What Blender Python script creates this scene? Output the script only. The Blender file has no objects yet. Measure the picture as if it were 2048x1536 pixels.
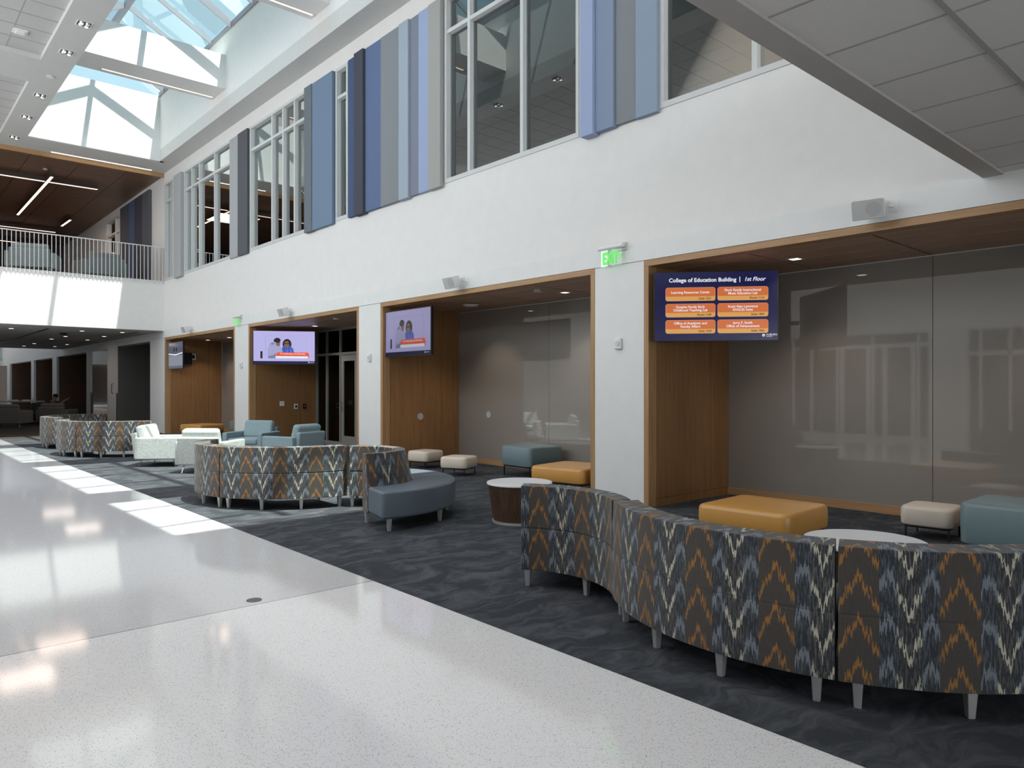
import bpy, bmesh, math, random
from mathutils import Vector, Matrix
random.seed(7)
S = bpy.context.scene
COL = S.collection
PI = math.pi
R = math.radians

# ------------------------------------------------------------------ node helpers
class NT:
    def __init__(s, name):
        m = bpy.data.materials.new(name); m.use_nodes = True
        s.m = m; s.t = m.node_tree; s.t.nodes.clear()
        s.out = s.n('ShaderNodeOutputMaterial')
    def n(s, typ, **kw):
        nd = s.t.nodes.new(typ)
        for k, v in kw.items(): setattr(nd, k, v)
        return nd
    def put(s, sock, v):
        if hasattr(v, 'is_linked') or isinstance(v, bpy.types.NodeSocket): s.t.links.new(v, sock)
        elif isinstance(v, (tuple, list)):
            sock.default_value = tuple(v) + (1,) if len(v) == 3 and sock.type == 'RGBA' else tuple(v)
        else: sock.default_value = v
    def M(s, op, a, b=0.0, c=0.0, clamp=False):
        nd = s.n('ShaderNodeMath', operation=op, use_clamp=clamp)
        s.put(nd.inputs[0], a); s.put(nd.inputs[1], b); s.put(nd.inputs[2], c)
        return nd.outputs[0]
    def mix(s, f, a, b):
        nd = s.n('ShaderNodeMix', data_type='RGBA')
        s.put(nd.inputs[0], f); s.put(nd.inputs[6], a); s.put(nd.inputs[7], b)
        return nd.outputs[2]
    def noise(s, vec, scale, detail=3, rough=.5, dist=0, col=False):
        nd = s.n('ShaderNodeTexNoise')
        s.put(nd.inputs['Vector'], vec); s.put(nd.inputs['Scale'], scale); s.put(nd.inputs['Detail'], detail)
        s.put(nd.inputs['Roughness'], rough); s.put(nd.inputs['Distortion'], dist)
        return nd.outputs['Color' if col else 'Fac']
    def pos(s): return s.n('ShaderNodeNewGeometry').outputs['Position']
    def obj(s): return s.n('ShaderNodeTexCoord').outputs['Object']
    def xyz(s, v):
        nd = s.n('ShaderNodeSeparateXYZ'); s.put(nd.inputs[0], v); return nd.outputs
    def com(s, x, y, z):
        nd = s.n('ShaderNodeCombineXYZ'); s.put(nd.inputs[0], x); s.put(nd.inputs[1], y); s.put(nd.inputs[2], z)
        return nd.outputs[0]
    def scl(s, v, k):
        nd = s.n('ShaderNodeVectorMath', operation='MULTIPLY'); s.put(nd.inputs[0], v); nd.inputs[1].default_value = k
        return nd.outputs[0]
    def step(s, v, lo, hi):
        nd = s.n('ShaderNodeMapRange'); s.put(nd.inputs[0], v); nd.inputs[1].default_value = lo; nd.inputs[2].default_value = hi
        return nd.outputs[0]
    def bsdf(s, color, rough=.5, metal=0, coat=0, coatr=.05, spec=.5, bump=None, bstr=.2, bdist=.01, sheen=0, emis=None, estr=0):
        b = s.n('ShaderNodeBsdfPrincipled')
        s.put(b.inputs['Base Color'], color); s.put(b.inputs['Roughness'], rough); s.put(b.inputs['Metallic'], metal)
        b.inputs['Coat Weight'].default_value = coat; b.inputs['Coat Roughness'].default_value = coatr
        b.inputs['Specular IOR Level'].default_value = spec; b.inputs['Sheen Weight'].default_value = sheen
        if emis: s.put(b.inputs['Emission Color'], emis); b.inputs['Emission Strength'].default_value = estr
        if bump is not None:
            bp = s.n('ShaderNodeBump'); bp.inputs['Strength'].default_value = bstr; bp.inputs['Distance'].default_value = bdist
            s.put(bp.inputs['Height'], bump); s.t.links.new(bp.outputs[0], b.inputs['Normal'])
        s.t.links.new(b.outputs[0], s.out.inputs[0]); return s.m

MAT = {}
def plain(name, color, rough=.5, **kw):
    """slightly mottled plain surface"""
    t = NT(name); n = t.noise(t.obj(), 6, 4)
    c = t.mix(n, tuple(x * .96 for x in color), tuple(min(1, x * 1.04) for x in color))
    MAT[name] = t.bsdf(c, rough, **kw); return MAT[name]
def emit(name, color, strength):
    t = NT(name); e = t.n('ShaderNodeEmission'); e.inputs[0].default_value = tuple(color) + (1,); e.inputs[1].default_value = strength
    t.t.links.new(e.outputs[0], t.out.inputs[0]); MAT[name] = t.m; return t.m

plain('wall_paint', (.78, .77, .755), .6)
plain('pillar_paint', (.75, .755, .75), .55)
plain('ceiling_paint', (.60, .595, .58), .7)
plain('slab_paint', (.45, .43, .41), .7)
plain('trim_metal', (.62, .63, .63), .4)
plain('white_plastic', (.80, .80, .80), .35)
plain('speaker_grille', (.50, .50, .50), .6)
plain('woofer_grey', (.43, .43, .43), .6)
plain('white_top', (.82, .84, .86), .25)
plain('dark_room', (.045, .042, .04), .8)
plain('tan_room', (.36, .29, .25), .8)
plain('room_ceiling', (.12, .12, .12), .8)
plain('brown_glass', (.16, .11, .085), .12, coat=.5)
plain('grey_green', (.12, .125, .115), .35)
plain('frame_grey', (.20, .20, .19), .45)
plain('black_plastic', (.012, .012, .014), .3)
plain('black_metal', (.015, .015, .016), .4)
plain('skylight_metal', (.34, .34, .38), .4, metal=.3)
plain('leg_silver', (.55, .55, .55), .38, metal=.6)
plain('chrome', (.7, .7, .7), .2, metal=.9)
plain('rail_white', (.72, .72, .72), .4)
plain('orange_vinyl', (.58, .30, .075), .34, coat=.15, coatr=.3)
plain('teal_vinyl', (.165, .235, .26), .4, coat=.12, coatr=.3)
plain('bluegrey_vinyl', (.115, .15, .185), .38, coat=.12, coatr=.3)
plain('cream_vinyl', (.66, .585, .50), .42, coat=.1, coatr=.3)
plain('dark_shelf', (.03, .022, .018), .5)
plain('outer_wall', (.55, .50, .46), .7)
plain('led_lens_off', (.75, .72, .68), .4)
plain('skin', (.30, .17, .11), .5)
plain('dark_cloth', (.03, .03, .045), .8)
plain('hair', (.012, .01, .009), .6)
plain('paper', (.8, .8, .8), .7)
plain('drain_metal', (.16, .155, .15), .45, metal=.4)
emit('led_warm', (1, .72, .55), 2.2)
emit('led_white', (1, .93, .85), 3.5)
emit('led_pink', (1, .66, .54), 2.0)
emit('exit_green', (.14, .95, .12), 1.0)

def fabric(name, base, rough=.9, scale=260, bstr=.5, dark=.75):
    t = NT(name); o = t.obj(); n = t.noise(o, scale, 2, .6); n2 = t.noise(o, scale * .35, 2)
    k = t.M('MULTIPLY', n, n2); k = t.step(k, .12, .38)
    c = t.mix(k, tuple(x * dark for x in base), base)
    MAT[name] = t.bsdf(c, rough, bump=n, bstr=bstr, bdist=.004, sheen=.15); return t.m
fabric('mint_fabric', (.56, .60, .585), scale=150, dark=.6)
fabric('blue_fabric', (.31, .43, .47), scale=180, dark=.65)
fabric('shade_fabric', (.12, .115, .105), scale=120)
fabric('mint_dim', (.26, .31, .31), scale=120)  # mint darkened, balcony shade put into the colour
fabric('black_fabric', (.02, .02, .022), scale=120)
for nm, c in dict(grey_light=(.40, .41, .42), grey_warm=(.38, .375, .36), charcoal=(.10, .105, .12), slate=(.15, .175, .20),
                  blue=(.17, .235, .34), navy=(.06, .10, .19), night=(.065, .068, .09), royal=(.12, .165, .30), grey_mid=(.24, .26, .28),
                  sky=(.36, .42, .50), purple_grey=(.22, .24, .30), periwinkle=(.34, .41, .60), steel=(.24, .30, .42),
                  blue_grey=(.28, .35, .45), dark_violet=(.05, .05, .075)).items():
    t = NT('felt_' + nm); n = t.noise(t.obj(), 300, 2); 
    MAT['felt_' + nm] = t.bsdf(t.mix(n, tuple(x * .88 for x in c), tuple(x * 1.1 for x in c)), .95, bump=n, bstr=.25, bdist=.003)

def wood(name, a, b, axis='z', rough=.42, planks=None):
    t = NT(name); p = t.pos()
    k = {'z': (38, 38, 1.1), 'y': (38, 1.1, 38), 'x': (1.1, 38, 38)}[axis]
    n = t.noise(t.scl(p, k), 1.0, 5, .6); n2 = t.noise(t.scl(p, tuple(q * 3.5 for q in k)), 1, 2)
    f = t.M('ADD', t.M('MULTIPLY', n, .7), t.M('MULTIPLY', n2, .3)); f = t.step(f, .35, .65)
    c = t.mix(f, a, b)
    MAT[name] = t.bsdf(c, rough, spec=.35, bump=n2, bstr=.05); return t.m
wood('oak_side', (.235, .115, .045), (.34, .18, .075), 'z')
wood('oak_trim', (.33, .185, .085), (.46, .28, .14), 'y')
wood('oak_jamb', (.33, .185, .085), (.46, .28, .14), 'z')
wood('oak_ceiling', (.38, .24, .155), (.50, .33, .22), 'y')
wood('oak_dark', (.13, .075, .048), (.19, .11, .07), 'x')
wood('walnut', (.05, .028, .018), (.10, .058, .036), 'z', rough=.35)

# terrazzo
t = NT('terrazzo'); p = t.pos(); X = t.xyz(p)
v = t.n('ShaderNodeTexVoronoi'); t.put(v.inputs['Vector'], p); v.inputs['Scale'].default_value = 150
wn = t.n('ShaderNodeTexWhiteNoise'); t.put(wn.inputs['Vector'], v.outputs['Position'])
chip = t.M('LESS_THAN', v.outputs['Distance'], t.M('MULTIPLY', wn.outputs[0], .42))
kind = t.xyz(wn.outputs['Color'])
dark = t.M('MULTIPLY', chip, t.M('GREATER_THAN', kind[0], .68)); lite = t.M('MULTIPLY', chip, t.M('LESS_THAN', kind[0], .3))
big = t.noise(p, .35, 3)
base = t.mix(big, (.78, .78, .80), (.84, .84, .855))
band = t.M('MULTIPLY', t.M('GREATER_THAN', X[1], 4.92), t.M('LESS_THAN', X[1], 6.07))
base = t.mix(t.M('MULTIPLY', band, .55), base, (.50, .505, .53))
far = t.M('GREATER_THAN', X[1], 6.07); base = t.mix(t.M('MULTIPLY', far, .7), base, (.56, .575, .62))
base = t.mix(t.M('MULTIPLY', dark, .7), base, (.24, .235, .23)); base = t.mix(t.M('MULTIPLY', lite, .5), base, (.84, .83, .82))
j = t.M('LESS_THAN', t.M('ABSOLUTE', t.M('SUBTRACT', X[1], 4.92)), .004)
base = t.mix(j, base, (.12, .12, .12))
wob = t.noise(t.scl(p, (1, 1, 0)), 1.7, 2)
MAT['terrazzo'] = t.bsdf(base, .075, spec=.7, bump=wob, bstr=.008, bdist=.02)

# carpet
t = NT('carpet'); p = t.pos()
w = t.noise(t.scl(p, (1, 1, 1)), 1.3, 3, .5, 1.0, col=True)
wv = t.n('ShaderNodeVectorMath', operation='MULTIPLY_ADD'); t.put(wv.inputs[0], w); wv.inputs[1].default_value = (.5, .5, 0); t.put(wv.inputs[2], p)
s1 = t.noise(t.scl(wv.outputs[0], (3.2, 6.5, 1)), .9, 6, .66, .9)
f = t.step(s1, .44, .72); g = t.noise(p, 260, 2); 
c = t.mix(f, (.036, .040, .048), (.125, .135, .150)); c = t.mix(t.M('MULTIPLY', g, .5), c, (.060, .066, .076))
MAT['carpet'] = t.bsdf(c, .95, spec=.15, bump=g, bstr=.6, bdist=.006)
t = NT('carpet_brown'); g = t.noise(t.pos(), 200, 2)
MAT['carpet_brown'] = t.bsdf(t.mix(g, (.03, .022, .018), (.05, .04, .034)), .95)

# back painted glass
t = NT('painted_glass'); n = t.noise(t.pos(), .8, 2)
MAT['painted_glass'] = t.bsdf(t.mix(n, (.26, .238, .217), (.28, .255, .232)), .5, spec=.3, coat=1, coatr=.015)
MAT['painted_glass'].node_tree.nodes['Principled BSDF'].inputs['Coat IOR'].default_value = 1.85

# acoustic ceiling tile with joints drawn by geometry
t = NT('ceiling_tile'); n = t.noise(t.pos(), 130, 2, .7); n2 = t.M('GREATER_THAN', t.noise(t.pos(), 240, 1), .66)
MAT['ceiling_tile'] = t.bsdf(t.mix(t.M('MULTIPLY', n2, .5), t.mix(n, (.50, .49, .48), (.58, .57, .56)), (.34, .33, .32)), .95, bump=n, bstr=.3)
plain('tile_grid', (.40, .39, .38), .6)
t = NT('ceiling_tile_low'); n = t.noise(t.pos(), 130, 2, .7); n2 = t.M('GREATER_THAN', t.noise(t.pos(), 240, 1), .66)  # same tile lightened, standing in for light under the bridge
MAT['ceiling_tile_low'] = t.bsdf(t.mix(t.M('MULTIPLY', n2, .5), t.mix(n, (.68, .66, .64), (.76, .74, .72)), (.5, .49, .47)), .95, bump=n, bstr=.3)

# window panes
def pane_mat(name, tint, k, add):
    t = NT(name); f = t.n('ShaderNodeFresnel'); f.inputs[0].default_value = 1.5
    fac = t.M('ADD', t.M('MULTIPLY', f.outputs[0], k), add, clamp=True)
    tr = t.n('ShaderNodeBsdfTransparent'); tr.inputs[0].default_value = tint + (1,)
    gl = t.n('ShaderNodeBsdfGlossy'); gl.inputs['Roughness'].default_value = .0; gl.inputs[0].default_value = (.93, .96, .96, 1)
    mx = t.n('ShaderNodeMixShader'); t.put(mx.inputs[0], fac); t.t.links.new(tr.outputs[0], mx.inputs[1]); t.t.links.new(gl.outputs[0], mx.inputs[2])
    t.t.links.new(mx.outputs[0], t.out.inputs[0]); MAT[name] = t.m
pane_mat('window_pane', (.66, .70, .69), 3.0, .03)
pane_mat('sky_pane', (.87, .955, .955), .4, .0)
pane_mat('clear_acrylic', (.95, .96, .955), .12, .0)
pane_mat('door_pane', (.22, .22, .22), .5, .0)

# ikat upholstery, uv in metres
def ikat():
    t = NT('ikat_fabric')
    uv = t.n('ShaderNodeUVMap').outputs[0]; U = t.xyz(uv); u, v = U[0], U[1]
    uq = t.M('FLOOR', t.M('DIVIDE', u, .0045))
    wn = t.n('ShaderNodeTexWhiteNoise', noise_dimensions='1D'); t.put(wn.inputs['W'], uq)
    jag = t.M('MULTIPLY', t.M('SUBTRACT', wn.outputs[0], .5), .034)
    saw = t.M('MULTIPLY', t.M('PINGPONG', u, .009), 3.2)
    saw2 = t.M('MULTIPLY', t.M('PINGPONG', u, .0235), .9)
    vv = t.M('ADD', v, t.M('ADD', jag, t.M('ADD', saw, saw2)))
    uu = t.M('FRACT', t.M('DIVIDE', u, .42))
    brown = t.M('LESS_THAN', uu, .41)
    d = t.M('MULTIPLY', t.M('ABSOLUTE', t.M('SUBTRACT', uu, .205)), .42)
    w1 = t.M('FRACT', t.M('DIVIDE', t.M('ADD', vv, t.M('MULTIPLY', d, 1.75)), .2))
    nb0 = t.noise(t.com(t.M('MULTIPLY', u, 75), t.M('MULTIPLY', vv, 30), 3.0), 1, 2, .5)
    wob = t.M('MULTIPLY', t.M('SUBTRACT', nb0, .5), .55)
    orange = t.M('LESS_THAN', t.M('ABSOLUTE', t.M('SUBTRACT', w1, .30)), t.M('ADD', .085, t.M('MULTIPLY', wob, .6)))
    d2 = t.M('MULTIPLY', t.M('ABSOLUTE', t.M('SUBTRACT', uu, .705)), .42)
    w2 = t.M('FRACT', t.M('DIVIDE', t.M('SUBTRACT', vv, t.M('MULTIPLY', d2, 2.6)), .2))
    inn = t.M('LESS_THAN', d2, .050); cream = t.M('MULTIPLY', inn, t.M('LESS_THAN', t.M('ABSOLUTE', t.M('SUBTRACT', w2, .4)), t.M('ADD', .09, t.M('MULTIPLY', wob, .7))))
    d3 = t.M('ABSOLUTE', t.M('SUBTRACT', d2, .088))
    w3 = t.M('FRACT', t.M('DIVIDE', t.M('ADD', vv, t.M('MULTIPLY', d3, 2.2)), .2))
    lb = t.M('MULTIPLY', t.M('SUBTRACT', 1.0, inn), t.M('LESS_THAN', t.M('ABSOLUTE', t.M('SUBTRACT', w3, .4)), t.M('ADD', .125, t.M('MULTIPLY', wob, .8))))
    st = t.com(t.M('MULTIPLY', u, 130), t.M('MULTIPLY', vv, 16), 0.0)
    n = t.noise(st, 1, 2, .5); n2 = t.noise(uv, 420, 2)
    fl = t.M('GREATER_THAN', n, .53)
    bluebase = t.mix(fl, (.026, .032, .041), (.080, .091, .106))
    innbase = t.mix(fl, (.026, .031, .038), (.105, .104, .100))
    bb = t.mix(inn, bluebase, innbase)
    bb = t.mix(lb, bb, (.185, .215, .25)); bb = t.mix(cream, bb, (.55, .52, .41))
    br = t.mix(n, (.046, .041, .037), (.080, .068, .058))
    br = t.mix(t.M('MULTIPLY', orange, .92), br, (.36, .165, .035))
    c = t.mix(brown, bb, br)
    c = t.mix(t.M('MULTIPLY', n2, .25), c, (.08, .08, .08))
    MAT['ikat_fabric'] = t.bsdf(c, .9, bump=n2, bstr=.35, bdist=.003, sheen=.2, spec=.25)
ikat()

# ------------------------------------------------------------------ mesh helpers
class MB:
    def __init__(s): s.v = []; s.f = []; s.k = 0
    def add(s, vs, fs):
        o = len(s.v); s.v += [tuple(p) for p in vs]; s.f += [tuple(i + o for i in f) for f in fs]; return s
    def box(s, x0, x1, y0, y1, z0, z1, mat=None):
        e = (s.k % 9) * .00012; s.k += 1   # keeps touching pieces of one mesh off the same plane
        if min(x1 - x0, y1 - y0, z1 - z0) > .02: x0 -= e; x1 += e; y0 -= e; y1 += e; z0 -= e; z1 += e
        vs = [(x, y, z) for z in (z0, z1) for x, y in ((x0, y0), (x1, y0), (x1, y1), (x0, y1))]
        if mat is not None: vs = [mat @ Vector(p) for p in vs]
        return s.add(vs, [(3, 2, 1, 0), (4, 5, 6, 7), (0, 1, 5, 4), (1, 2, 6, 5), (2, 3, 7, 6), (3, 0, 4, 7)])
    def bar(s, a, b, w, h=None, up=(0, 0, 1)):
        a = Vector(a); b = Vector(b); h = h or w; d = (b - a).normalized(); up = Vector(up)
        if abs(d.dot(up)) > .99: up = Vector((0, 1, 0))
        sx = d.cross(up).normalized() * w / 2; sy = sx.cross(d).normalized() * h / 2
        return s.add([a - sx - sy, a + sx - sy, a + sx + sy, a - sx + sy, b - sx - sy, b + sx - sy, b + sx + sy, b - sx + sy],
                     [(3, 2, 1, 0), (4, 5, 6, 7), (0, 1, 5, 4), (1, 2, 6, 5), (2, 3, 7, 6), (3, 0, 4, 7)])
    def prism(s, poly, z0, z1, scale=1.0, c=(0, 0)):
        n = len(poly)
        lo = [(c[0] + (x - c[0]) * scale, c[1] + (y - c[1]) * scale, z0) for x, y in poly]; hi = [(x, y, z1) for x, y in poly]
        return s.add(lo + hi, [tuple(range(n))[::-1], tuple(range(n, 2 * n))] + [(i, (i + 1) % n, n + (i + 1) % n, n + i) for i in range(n)])
    def cyl(s, c, r0, r1, z0, z1, n=32):
        lo = [(c[0] + r0 * math.cos(2 * PI * i / n), c[1] + r0 * math.sin(2 * PI * i / n), z0) for i in range(n)]
        hi = [(c[0] + r1 * math.cos(2 * PI * i / n), c[1] + r1 * math.sin(2 * PI * i / n), z1) for i in range(n)]
        return s.add(lo + hi, [tuple(range(n))[::-1], tuple(range(n, 2 * n))] + [(i, (i + 1) % n, n + (i + 1) % n, n + i) for i in range(n)])
    def tube(s, a, b, r, n=10):
        a = Vector(a); b = Vector(b); d = (b - a).normalized(); q = d.to_track_quat('Z', 'Y').to_matrix()
        ring = [q @ Vector((r * math.cos(2 * PI * i / n), r * math.sin(2 * PI * i / n), 0)) for i in range(n)]
        return s.add([a + p for p in ring] + [b + p for p in ring], [tuple(range(n))[::-1], tuple(range(n, 2 * n))] + [(i, (i + 1) % n, n + (i + 1) % n, n + i) for i in range(n)])
    def build(s, name, mat, parent=None, bevel=0, seg=2, smooth=False, kind=None, loc=None):
        me = bpy.data.meshes.new(name); me.from_pydata(s.v, [], s.f); me.update()
        me.materials.append(MAT[mat])
        bm = bmesh.new(); bm.from_mesh(me); bmesh.ops.recalc_face_normals(bm, faces=bm.faces); bm.to_mesh(me); bm.free()
        o = bpy.data.objects.new(name, me); COL.objects.link(o)
        if loc: o.location = loc
        if parent: o.parent = parent
        if bevel:
            m = o.modifiers.new('Bevel', 'BEVEL'); m.width = bevel; m.segments = seg; m.limit_method = 'ANGLE'; m.angle_limit = R(35)
            smooth = True
        if smooth:
            for p in me.polygons: p.use_smooth = True
            if bevel: 
                m = o.modifiers.new('Normals', 'WEIGHTED_NORMAL')
            else:
                try: me.set_sharp_from_angle(angle=R(35))
                except Exception: pass
        if kind: o['kind'] = kind
        return o
def thing(name, label, cat, loc=(0, 0, 0), rz=0, group=None, kind=None):
    o = bpy.data.objects.new(name, None); COL.objects.link(o); o.location = loc; o.rotation_euler = (0, 0, rz)
    o.empty_display_size = .1
    tag(o, label, cat, group, kind); return o
def tag(o, label=None, cat=None, group=None, kind=None):
    if label: o['label'] = label
    if cat: o['category'] = cat
    if group: o['group'] = group
    if kind: o['kind'] = kind
    return o
def struct(name, mb, mat, label=None, cat=None, **kw):
    return tag(mb.build(name, mat, **kw), label, cat, None, 'structure')
def copy_tree(o, parent=None):
    c = o.copy(); COL.objects.link(c)
    if parent: c.parent = parent
    for ch in list(o.children): copy_tree(ch, c)
    return c

# ------------------------------------------------------------------ key dimensions (metres)
WX = 7.25; BX = 9.03; CZ = 8.32; HZ = 3.06; LZ = 3.30; F2 = 4.87
BAL = 24.86; SKL = 3.39; SKR = 6.757; SKN = 4.12; SKF = 23.58
OPEN = [(.31, 5.67), (6.48, 11.82), (12.62, 18.05), (18.95, 24.80)]

# ---- floors
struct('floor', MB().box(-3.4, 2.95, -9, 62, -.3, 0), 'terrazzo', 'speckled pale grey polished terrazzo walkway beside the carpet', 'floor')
struct('floor', MB().box(2.95, 9.1, -9, 24.86, -.3, 0), 'carpet', 'dark slate streaked carpet under the lounge seating', 'floor')
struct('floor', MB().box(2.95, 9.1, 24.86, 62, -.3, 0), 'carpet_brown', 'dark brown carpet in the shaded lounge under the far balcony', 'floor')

# ---- right wall
m = MB()
ped = [-9] + [q for o in OPEN for q in o] + [24.8, 26.4]
m.box(WX, WX + .25, -9, .31, 0, HZ)
for a, b in ((5.67, 6.48), (11.82, 12.62), (18.05, 18.95), (24.80, 26.4)): m.box(WX, BX if a > 20 else WX + .14, a, b, 0, HZ)
struct('wall_right_pillars', m, 'pillar_paint', 'pale grey pillars between the ground floor alcoves', 'wall')
struct('wall_right_header', MB().box(WX - .012, WX + .3, -9, 26.4, HZ + .004, LZ), 'pillar_paint', 'pale grey header band above the alcoves and pillars', 'wall')
m = MB(); m.box(WX, WX + .25, -9, 40.5, LZ, F2); m.box(WX, WX + .25, -9, 40.5, 7.98, CZ)

# solid pieces of the window band behind the felt panels
for a, b in ((22.91, 23.94), (17.99, 19.22), (13.56, 14.72), (9.82, 13.04), (5.45, 6.76), (24.79, 30.2), (32.2, 40.5), (-9, -2)):
    m.box(WX, WX + .25, a, b, F2, 7.98)
struct('wall_right_upper', m, 'wall_paint', 'white plaster upper wall between the window strip and the alcoves', 'wall')

# ---- alcoves
def alcove(y0, y1, store=False):
    T = .075
    m = MB().box(WX - .006, WX + .16, y0, y1, HZ - T, HZ + .002)
    struct('trim_1', m, 'oak_trim', None, None, bevel=.003, seg=1)
    m = MB().box(WX - .006, WX + .16, y1 - T, y1, 0, HZ - T); m.box(WX - .006, WX + .16, y0, y0 + T, 0, HZ - T)
    struct('trim_2', m, 'oak_jamb', None, None, bevel=.003, seg=1)
    # side walls: two panels with an open joint
    for yy, sgn in ((y1 - T, -1), (y0 + T, 1)):   # panels sit behind the jamb line
        m = MB()
        for xa, xb in ((WX + .05, 8.595), (8.602, BX)):
            ya, yb = sorted((yy, yy - sgn * .06)); m.box(max(xa, WX + .165), xb, ya, yb, .105, HZ - T)
        yb0, yb1 = sorted((yy + sgn * .004, yy - sgn * .06)); m.box(WX + .165, BX, yb0, yb1, 0, .1)
        struct('wall_alcove_side', m, 'oak_side', None, None)
    # ceiling boards
    m = MB(); cz = HZ - T; xs = [WX + .16, 7.72, 8.16, 8.60, BX + .05]
    n = max(1, round((y1 - y0) / 1.5)); 
    for i in range(4):
        for j in range(n):
            a = y0 + (y1 - y0) * j / n; b = y0 + (y1 - y0) * (j + 1) / n
            m.box(xs[i] + .014, xs[i + 1] - .014, a + .014, b - .014, cz, cz + .008)
    struct('ceiling_alcove', m, 'oak_ceiling', None, None)
    struct('ceiling_alcove_back', MB().box(WX + .1, BX + .1, y0, y1, cz + .0095, cz + .075), 'black_plastic')
    if not store:
        m = MB(); W = (y1 - y0 - 2 * T); 
        cuts = [y0 + T, y0 + T + W * .5, y1 - T]
        for a, b in zip(cuts, cuts[1:]): m.box(BX, BX + .02, a + .003, b - .003, .1, cz - .012)
        g = struct('wall_alcove_back', m, 'painted_glass')
        struct('baseboard_alcove', MB().box(BX - .018, BX + .02, y0 + T, y1 - T, 0, .1), 'oak_trim')
        struct('trim_3', MB().box(BX - .008, BX + .02, y0 + T, y1 - T, cz - .012, cz), 'trim_metal')
    struct('wall_alcove_core', MB().box(BX + .25, BX + .3, y0 - .4, y1 + .4, 0, HZ), 'dark_room')
for i, (a, b) in enumerate(OPEN): alcove(a, b, i == 2)

# storefront in the third alcove
st = struct('window_1', MB(), 'black_plastic')
bpy.data.objects.remove(st)
def storefront(x, y0, y1, cols, zt, doorcol, name='window_1', depth=.1, ztop=2.985, mat='frame_grey'):
    root = thing(name, 'grey framed glass storefront filling the back of the alcove', 'storefront', (x, y0, 0), 0, None, 'structure')
    m = MB()
    def bx(a, b, z0, z1): m.box(0, depth, a - y0, b - y0, z0, z1)
    bx(y0, y1, ztop - .06, ztop); bx(y0, y1, zt - .03, zt + .03)
    for c in cols: bx(c - .03, c + .03, 0, ztop - .06)
    bx(y0, y1, 0, .1)
    m.build('frame', mat, root)
    cs = sorted(cols)
    for a, b in zip(cs, cs[1:]):
        MB().box(.045, .052, a + .03 - y0, b - .03 - y0, zt + .03, ztop - .06).build('pane', 'door_pane', root)
        if doorcol and abs(a - doorcol[0]) < .01: continue
        MB().box(.045, .052, a + .03 - y0, b - .03 - y0, .1, zt - .03).build('pane', 'door_pane', root)
    return root
storefront(BX, 12.75, 17.98, [12.78, 14.6, 15.80, 16.66, 17.38, 17.93], 2.33, (15.80,))
d = thing('door_1', 'grey metal door with a tall dark glass lite in the alcove storefront', 'door', (BX, 15.83, 0), 0, None, 'structure')
m = MB(); w = .80
m.box(.02, .07, 0, .13, .01, 2.29); m.box(.02, .07, w - .13, w, .01, 2.29); m.box(.02, .07, .13, w - .13, 2.14, 2.29); m.box(.02, .07, .13, w - .13, .01, .26)
m.build('door_leaf', 'frame_grey', d)
MB().box(.042, .048, .13, w - .13, .26, 2.14).build('pane', 'door_pane', d)
h = MB().box(.0, .02, w - .085, w - .045, .85, 1.12); h.tube((-.03, w - .065, .98), (-.03, w - .18, .98), .009); h.tube((0, w - .065, .98), (-.035, w - .065, .98), .009)
h.build('door_handle', 'chrome', d, bevel=.003)
struct('wall_storefront_room', MB().box(10.6, 10.7, 12.3, 18.4, 0, 3.1).box(9.1, 10.6, 12.3, 12.35, 0, 3.1).box(9.1, 10.6, 18.35, 18.4, 0, 3.1).box(9.1, 10.7, 12.3, 18.4, 3.1, 3.15).box(9.1, 10.7, 12.3, 18.4, -.05, 0), 'dark_room')

# ---- second floor windows
def window(n, y0, y1, mull, label):
    r = thing('window_%d' % n, label, 'window', (WX, y0, F2), 0, None, 'structure')
    z1 = 7.97 - F2; zt = 7.38 - F2; W = .032; m = MB(); L = y1 - y0
    m.box(-.015, .12, 0, L, 0, .07); m.box(-.015, .12, 0, L, z1 - .06, z1); 
    m.box(.0, .11, 0, L, zt - W, zt + W)
    m.box(-.015, .12, 0, .055, 0, z1); m.box(-.015, .12, L - .055, L, 0, z1)
    for c in mull: m.box(0, .11, c - y0 - W, c - y0 + W, 0, z1)
    m.build('window_frame', 'trim_metal', r)
    e = [y0] + sorted(mull) + [y1]
    for a, b in zip(e, e[1:]):
        for za, zb in ((.07, zt - W), (zt + W, z1 - .06)):
            MB().box(.075, .081, a - y0 + W, b - y0 - W, za, zb).build('pane', 'window_pane', r)
window(2, 23.94, 24.79, [24.2], 'narrow grey framed window beside the balcony railing')
window(3, 19.22, 22.91, [20.42, 21.64, 22.27], 'grey framed upper window between the balcony and the charcoal felt panel')
window(4, 14.72, 17.93, [15.46, 16.06, 16.66], 'grey framed upper window with four upright lights beside the charcoal panel')
window(5, 13.04, 13.53, [], 'slim upper window between the blue and the navy felt panels')
window(6, 6.76, 9.80, [7.92, 9.17], 'large upper window reflecting the skylight well')
window(7, -2, 5.42, [4.17, 1.5], 'upper window partly hidden by the tiled bridge ceiling')
window(8, 30.2, 32.2, [30.9], 'upper lounge window on the side wall behind the balcony railing')

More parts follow.
